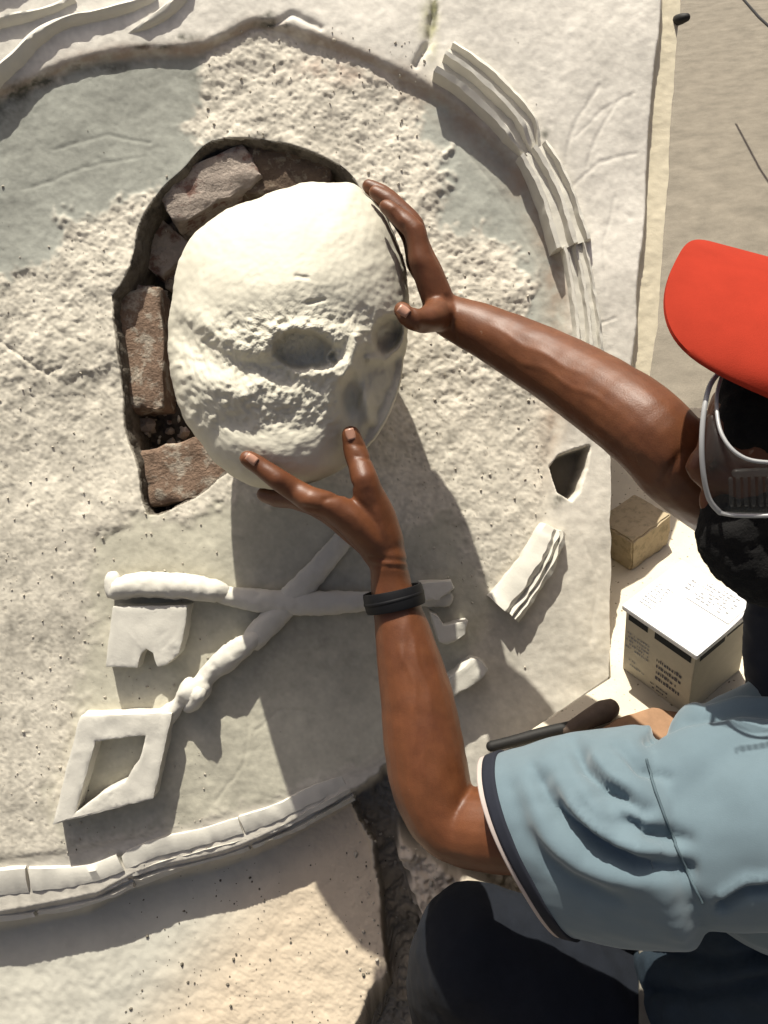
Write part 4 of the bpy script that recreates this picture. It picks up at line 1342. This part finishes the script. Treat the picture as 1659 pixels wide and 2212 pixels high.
def hem_band(name, t0, t1, lift, m):
    rows = [sleeve_ring(t, 150, lift) for t in np.linspace(t0, t1, 5)]
    rows += [sleeve_ring(t1, 150, lift - .005), sleeve_ring(t0, 150, lift - .005)]
    nA = 150
    vs = np.concatenate(rows); fs = []
    nr = len(rows)
    for i in range(nr):
        for k in range(nA):
            a_, b_ = i, (i + 1) % nr
            fs.append((a_ * nA + k, a_ * nA + (k + 1) % nA, b_ * nA + (k + 1) % nA, b_ * nA + k))
    return mesh_obj(name, vs, fs, m, torso)
hem_band('hem_edge', -.026, .008, .0012, M['trim'])
hem_band('hem_stripe', .009, .094, .0020, M['navy'])
# seam and collar
def cord(name, pts, r, m, parent, seg=8):
    bm = bmesh.new()
    pp = resample(pts, 10)
    tube_bm(bm, [P(u, v, z) for u, v, z in pp], [r] * len(pp), seg)
    return bm_to(name, bm, m, parent)
nb = hp(-.02, 0, -.05) * .25 + neck_b * .75
cdir = neck_b - hp(-.02, 0, -.05); cdir /= np.linalg.norm(cdir)
bm = bmesh.new()
q0, q1 = hp(.0, 0, -.055), neck_b
tube_bm(bm, [q0, q0 * .6 + q1 * .4, q1 + (q1 - q0) * .15], [.063, .064, .074], 28)
def col_disp(co, no):
    d = np.array([mnoise.fractal(Vector((c[0] * 12, c[1] * 40, c[2] * 12)), .9, 2.0, 3) for c in co]) * .004
    return co + no * d[:, None]
voxel_union('collar', bm, M['navy'], torso, .0045, 6, .5, col_disp)  # collar carried up in navy, added to stand for shade on the neck

# lower shirt in shade
bm = bmesh.new()
chain([(1720, 2380, .06, 300), (1500, 2330, .06, 230), (1300, 2230, .075, 200), (1130, 2110, .09, 165), (1030, 2050, .095, 140)], 28)
chain([(1030, 2055, .095, 142), (1040, 2200, .0, 150), (1120, 2420, -.1, 130), (1230, 2700, -.2, 110)], 24)
chain([(1720, 2380, .0, 260), (1560, 2250, -.08, 210), (1400, 2150, -.12, 170), (1330, 2130, -.14, 150), (1400, 2500, -.25, 130)], 24)
def tr_disp(co, no):
    d = np.array([mnoise.fractal(Vector((c[0] * 16, c[1] * 12, c[2] * 16)), .9, 2.0, 4) for c in co]) * .005
    return co + no * d[:, None]
voxel_union('trousers', bm, M['trouser'], person, .006, 8, .5, tr_disp)
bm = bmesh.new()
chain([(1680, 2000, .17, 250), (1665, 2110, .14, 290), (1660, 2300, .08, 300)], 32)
def shirt_lower_disp(co, no):
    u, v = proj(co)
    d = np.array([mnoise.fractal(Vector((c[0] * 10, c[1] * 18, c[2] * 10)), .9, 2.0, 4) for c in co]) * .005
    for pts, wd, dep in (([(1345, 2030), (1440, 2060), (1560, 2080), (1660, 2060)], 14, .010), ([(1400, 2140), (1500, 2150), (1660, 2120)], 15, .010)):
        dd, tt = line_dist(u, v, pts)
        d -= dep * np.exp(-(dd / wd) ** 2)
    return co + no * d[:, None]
voxel_union('shaded_shirt_lower', bm, M['shirt_shade'], person, .0055, 8, .5, shirt_lower_disp)  # lower shirt as its own piece, its shade put into darker cloth

# ------------------------------------------------------------------ hair, cap, goggles
bm = bmesh.new()
hchain([(-.045, 0, .02, .080), (-.01, 0, .03, .087), (.012, 0, .034, .083)], 20)
hchain([(-.01, .040, .0, .048), (.0, .046, -.035, .038), (.02, .045, -.07, .028)], 16)      # sideburn
hchain([(-.01, -.040, .0, .048), (.0, -.046, -.035, .038), (.02, -.045, -.07, .028)], 16)
chain([(1600, 885, .398, 55), (1650, 860, .398, 75), (1720, 850, .398, 90)], 16)  # black masses added over brow and temple, standing in for the bill's shade
chain([(1585, 835, .398, 34), (1640, 815, .398, 50), (1720, 800, .398, 70)], 16)
chain([(1610, 930, .398, 55), (1680, 930, .398, 80)], 16)
def hair_disp(co, no):
    d = np.array([mnoise.fractal(Vector(c) * 90, .7, 2.0, 3) for c in co]) * .0022
    return co + no * d[:, None]
voxel_union('hair', bm, M['hair'], person, .004, 4, .5, hair_disp)
bm = bmesh.new()
hchain([(.02, .045, -.07, .026), (.05, .034, -.092, .026), (.072, .012, -.102, .027), (.076, 0, -.104, .028), (.072, -.012, -.102, .027), (.05, -.034, -.092, .026)], 16)
chain([(1560, 1110, .385, 48), (1562, 1160, .382, 58), (1590, 1190, .382, 70), (1660, 1230, .375, 85)], 18)
chain([(1590, 1150, .395, 50), (1680, 1060, .382, 70)], 16)
voxel_union('beard', bm, M['hair'], person, .0035, 4, .5, hair_disp)

def cap_part():
    cap = bpy.data.objects.new('cap', None)
    # crown as the part itself
    vs, fs = [], []
    na, nb_ = 48, 16
    for i in range(nb_):
        t = i / (nb_ - 1) * math.pi * .5
        for k in range(na):
            a = 2 * math.pi * k / na
            rr_ = math.cos(t) ** .75
            seam = 1 - .012 * (abs(math.sin(a * 3)) < .12)
            vs.append(hp(-.012 + .104 * rr_ * math.cos(a) * seam, .090 * rr_ * math.sin(a) * seam, .052 + .088 * math.sin(t) ** .9))
    for i in range(nb_ - 1):
        for k in range(na):
            fs.append((i * na + k, i * na + (k + 1) % na, (i + 1) * na + (k + 1) % na, (i + 1) * na + k))
    fs.append(tuple((nb_ - 1) * na + k for k in range(na)))
    cr = mesh_obj('cap', np.array(vs), fs, M['cap'], person)
    # bill
    n1, n2 = 41, 18
    top, bot = [], []
    for i, a in enumerate(np.linspace(-1, 1, n1)):
        ang = a * 1.25
        bf, bl = -.012 + .103 * math.cos(ang), .089 * math.sin(ang)
        tl = .090 * math.copysign(abs(math.sin(a * math.pi / 2)) ** .75, a)
        tf = .040 + .135 * max(math.cos(a * math.pi / 2), 0) ** .36
        for t in np.linspace(0, 1, n2):
            f = bf * (1 - t) + tf * t
            l = bl * (1 - t) + tl * t
            h = .056 - .006 * t - 2.4 * (l ** 2) * (.4 + .6 * t)
            top.append(hp(f, l, h)); bot.append(hp(f, l, h - .0028))
    N_ = n1 * n2
    vs = top + bot; fs = []
    for i in range(n1 - 1):
        for j in range(n2 - 1):
            q = (i * n2 + j, (i + 1) * n2 + j, (i + 1) * n2 + j + 1, i * n2 + j + 1)
            fs.append(q); fs.append(tuple(x + N_ for x in q[::-1]))
    loop = [i * n2 for i in range(n1)] + [(n1 - 1) * n2 + j for j in range(1, n2)] + [i * n2 + n2 - 1 for i in range(n1 - 2, -1, -1)] + [j for j in range(n2 - 2, 0, -1)]
    for a, b in zip(loop, loop[1:] + loop[:1]):
        fs.append((a, b, b + N_, a + N_))
    b_ = mesh_obj('bill', np.array(vs), fs, M['cap'], cr)
    b_.data.set_sharp_from_angle(angle=math.radians(50))
    for kk in ():
        bms = bmesh.new()
        jj = int(kk * (n2 - 1))
        pp = [np.array(top[i * n2 + jj]) for i in range(2, n1 - 2)]
        nn = np.array(HU)
        tube_bm(bms, [p + nn * .0001 for p in pp], [.00055] * len(pp), 6)
        bm_to('stitch_row', bms, M['cap_in'], cr)
    # button
    bmm = bmesh.new()
    tube_bm(bmm, [hp(-.012, 0, .139), hp(-.012, 0, .143)], [.006, .005], 12)
    bm_to('button', bmm, M['cap_in'], cr)
    return cr
cap_part()

def goggles():
    rim_px = [(1566, 792, 0.410), (1536, 828, 0.422), (1522, 880, 0.430), (1516, 950, 0.432), (1519, 1020, 0.428), (1532, 1078, 0.422), (1556, 1108, 0.418)]
    bm = bmesh.new()
    pp = resample(rim_px, 8)
    tube_bm(bm, [P(u, v, z) for u, v, z in pp], [.0019] * len(pp), 10)
    back = resample([(1566, 792, 0.410), (1548, 860, 0.425), (1560, 940, 0.440), (1610, 990, 0.448), (1700, 1000, 0.450), (1800, 1000, 0.430)], 8)
    tube_bm(bm, [P(u, v, z) for u, v, z in back], [.0014] * len(back), 10)
    low = resample([(1556, 1108, 0.418), (1600, 1114, 0.430), (1700, 1112, 0.440), (1800, 1100, 0.430)], 8)
    tube_bm(bm, [P(u, v, z) for u, v, z in low], [.0016] * len(low), 10)
    g = bm_to('goggles', bm, M['plastic'], person)
    # side body
    n = 30
    a = resample([(1520, 905, 0.426), (1519, 1020, 0.426), (1532, 1078, 0.420), (1556, 1106, 0.416), (1700, 1110, 0.432), (1800, 1100, 0.422)], 6)
    b = resample([(1548, 880, 0.422), (1560, 940, 0.436), (1610, 990, 0.444), (1640, 995, 0.445), (1720, 1000, 0.444), (1800, 1000, 0.425)], 6)
    def rs(x):
        s = np.concatenate([[0], np.cumsum(np.linalg.norm(np.diff(x[:, :2], axis=0), axis=1))]); s /= s[-1]
        return np.stack([np.interp(np.linspace(0, 1, n), s, x[:, i]) for i in range(3)], 1)
    a, b = rs(a), rs(b)
    vs, fs = [], []
    m_ = 8
    for i in range(n):
        for j in range(m_):
            t = j / (m_ - 1)
            q = a[i] * (1 - t) + b[i] * t
            p = P(*q); p[2] += .004 * math.sin(t * math.pi)
            vs.append(p)
    for i in range(n - 1):
        for j in range(m_ - 1):
            fs.append((i * m_ + j, (i + 1) * m_ + j, (i + 1) * m_ + j + 1, i * m_ + j + 1))
    sh = mesh_obj('side_shield', np.array(vs), fs, M['vent'], g, True, False)
    so = sh.modifiers.new('s', 'SOLIDIFY'); so.thickness = .002
    for u0 in (1578, 1594, 1610, 1626, 1642, 1658):
        bm = bmesh.new()
        tube_bm(bm, [P(u0, 1035, 0.452), P(u0 + 2, 1090, 0.448)], [.0016, .0016], 8)
        bm_to('vent_rib', bm, M['vent'], g)
    bm = bmesh.new()
    tube_bm(bm, [P(1590, 1022, 0.454), P(1640, 1020, 0.456), P(1700, 1020, 0.456)], [.003, .003, .003], 8)
    bm_to('strap_clip', bm, M['vent'], g)
goggles()

# thin dark rod lying across the concrete, top right; stub of iron in the wall's end
bm = bmesh.new()
tube_bm(bm, [on_level(1585, -25, -.152), on_level(1640, 38, -.152), on_level(1720, 110, -.152), on_level(1900, 290, -.152)], [.006] * 4, 10)
_r = bm_to('iron_rod', bm, M['steel'])
tag(_r, 'thin dark iron rod lying on the grey concrete pavement', 'rod')
bm = bmesh.new()
tube_bm(bm, [P(1462, 44, -.01), P(1474, 40, .004), P(1482, 38, .006)], [.0065, .006, .005], 10)
_s2 = bm_to('iron_stub', bm, M['steel'], wall)
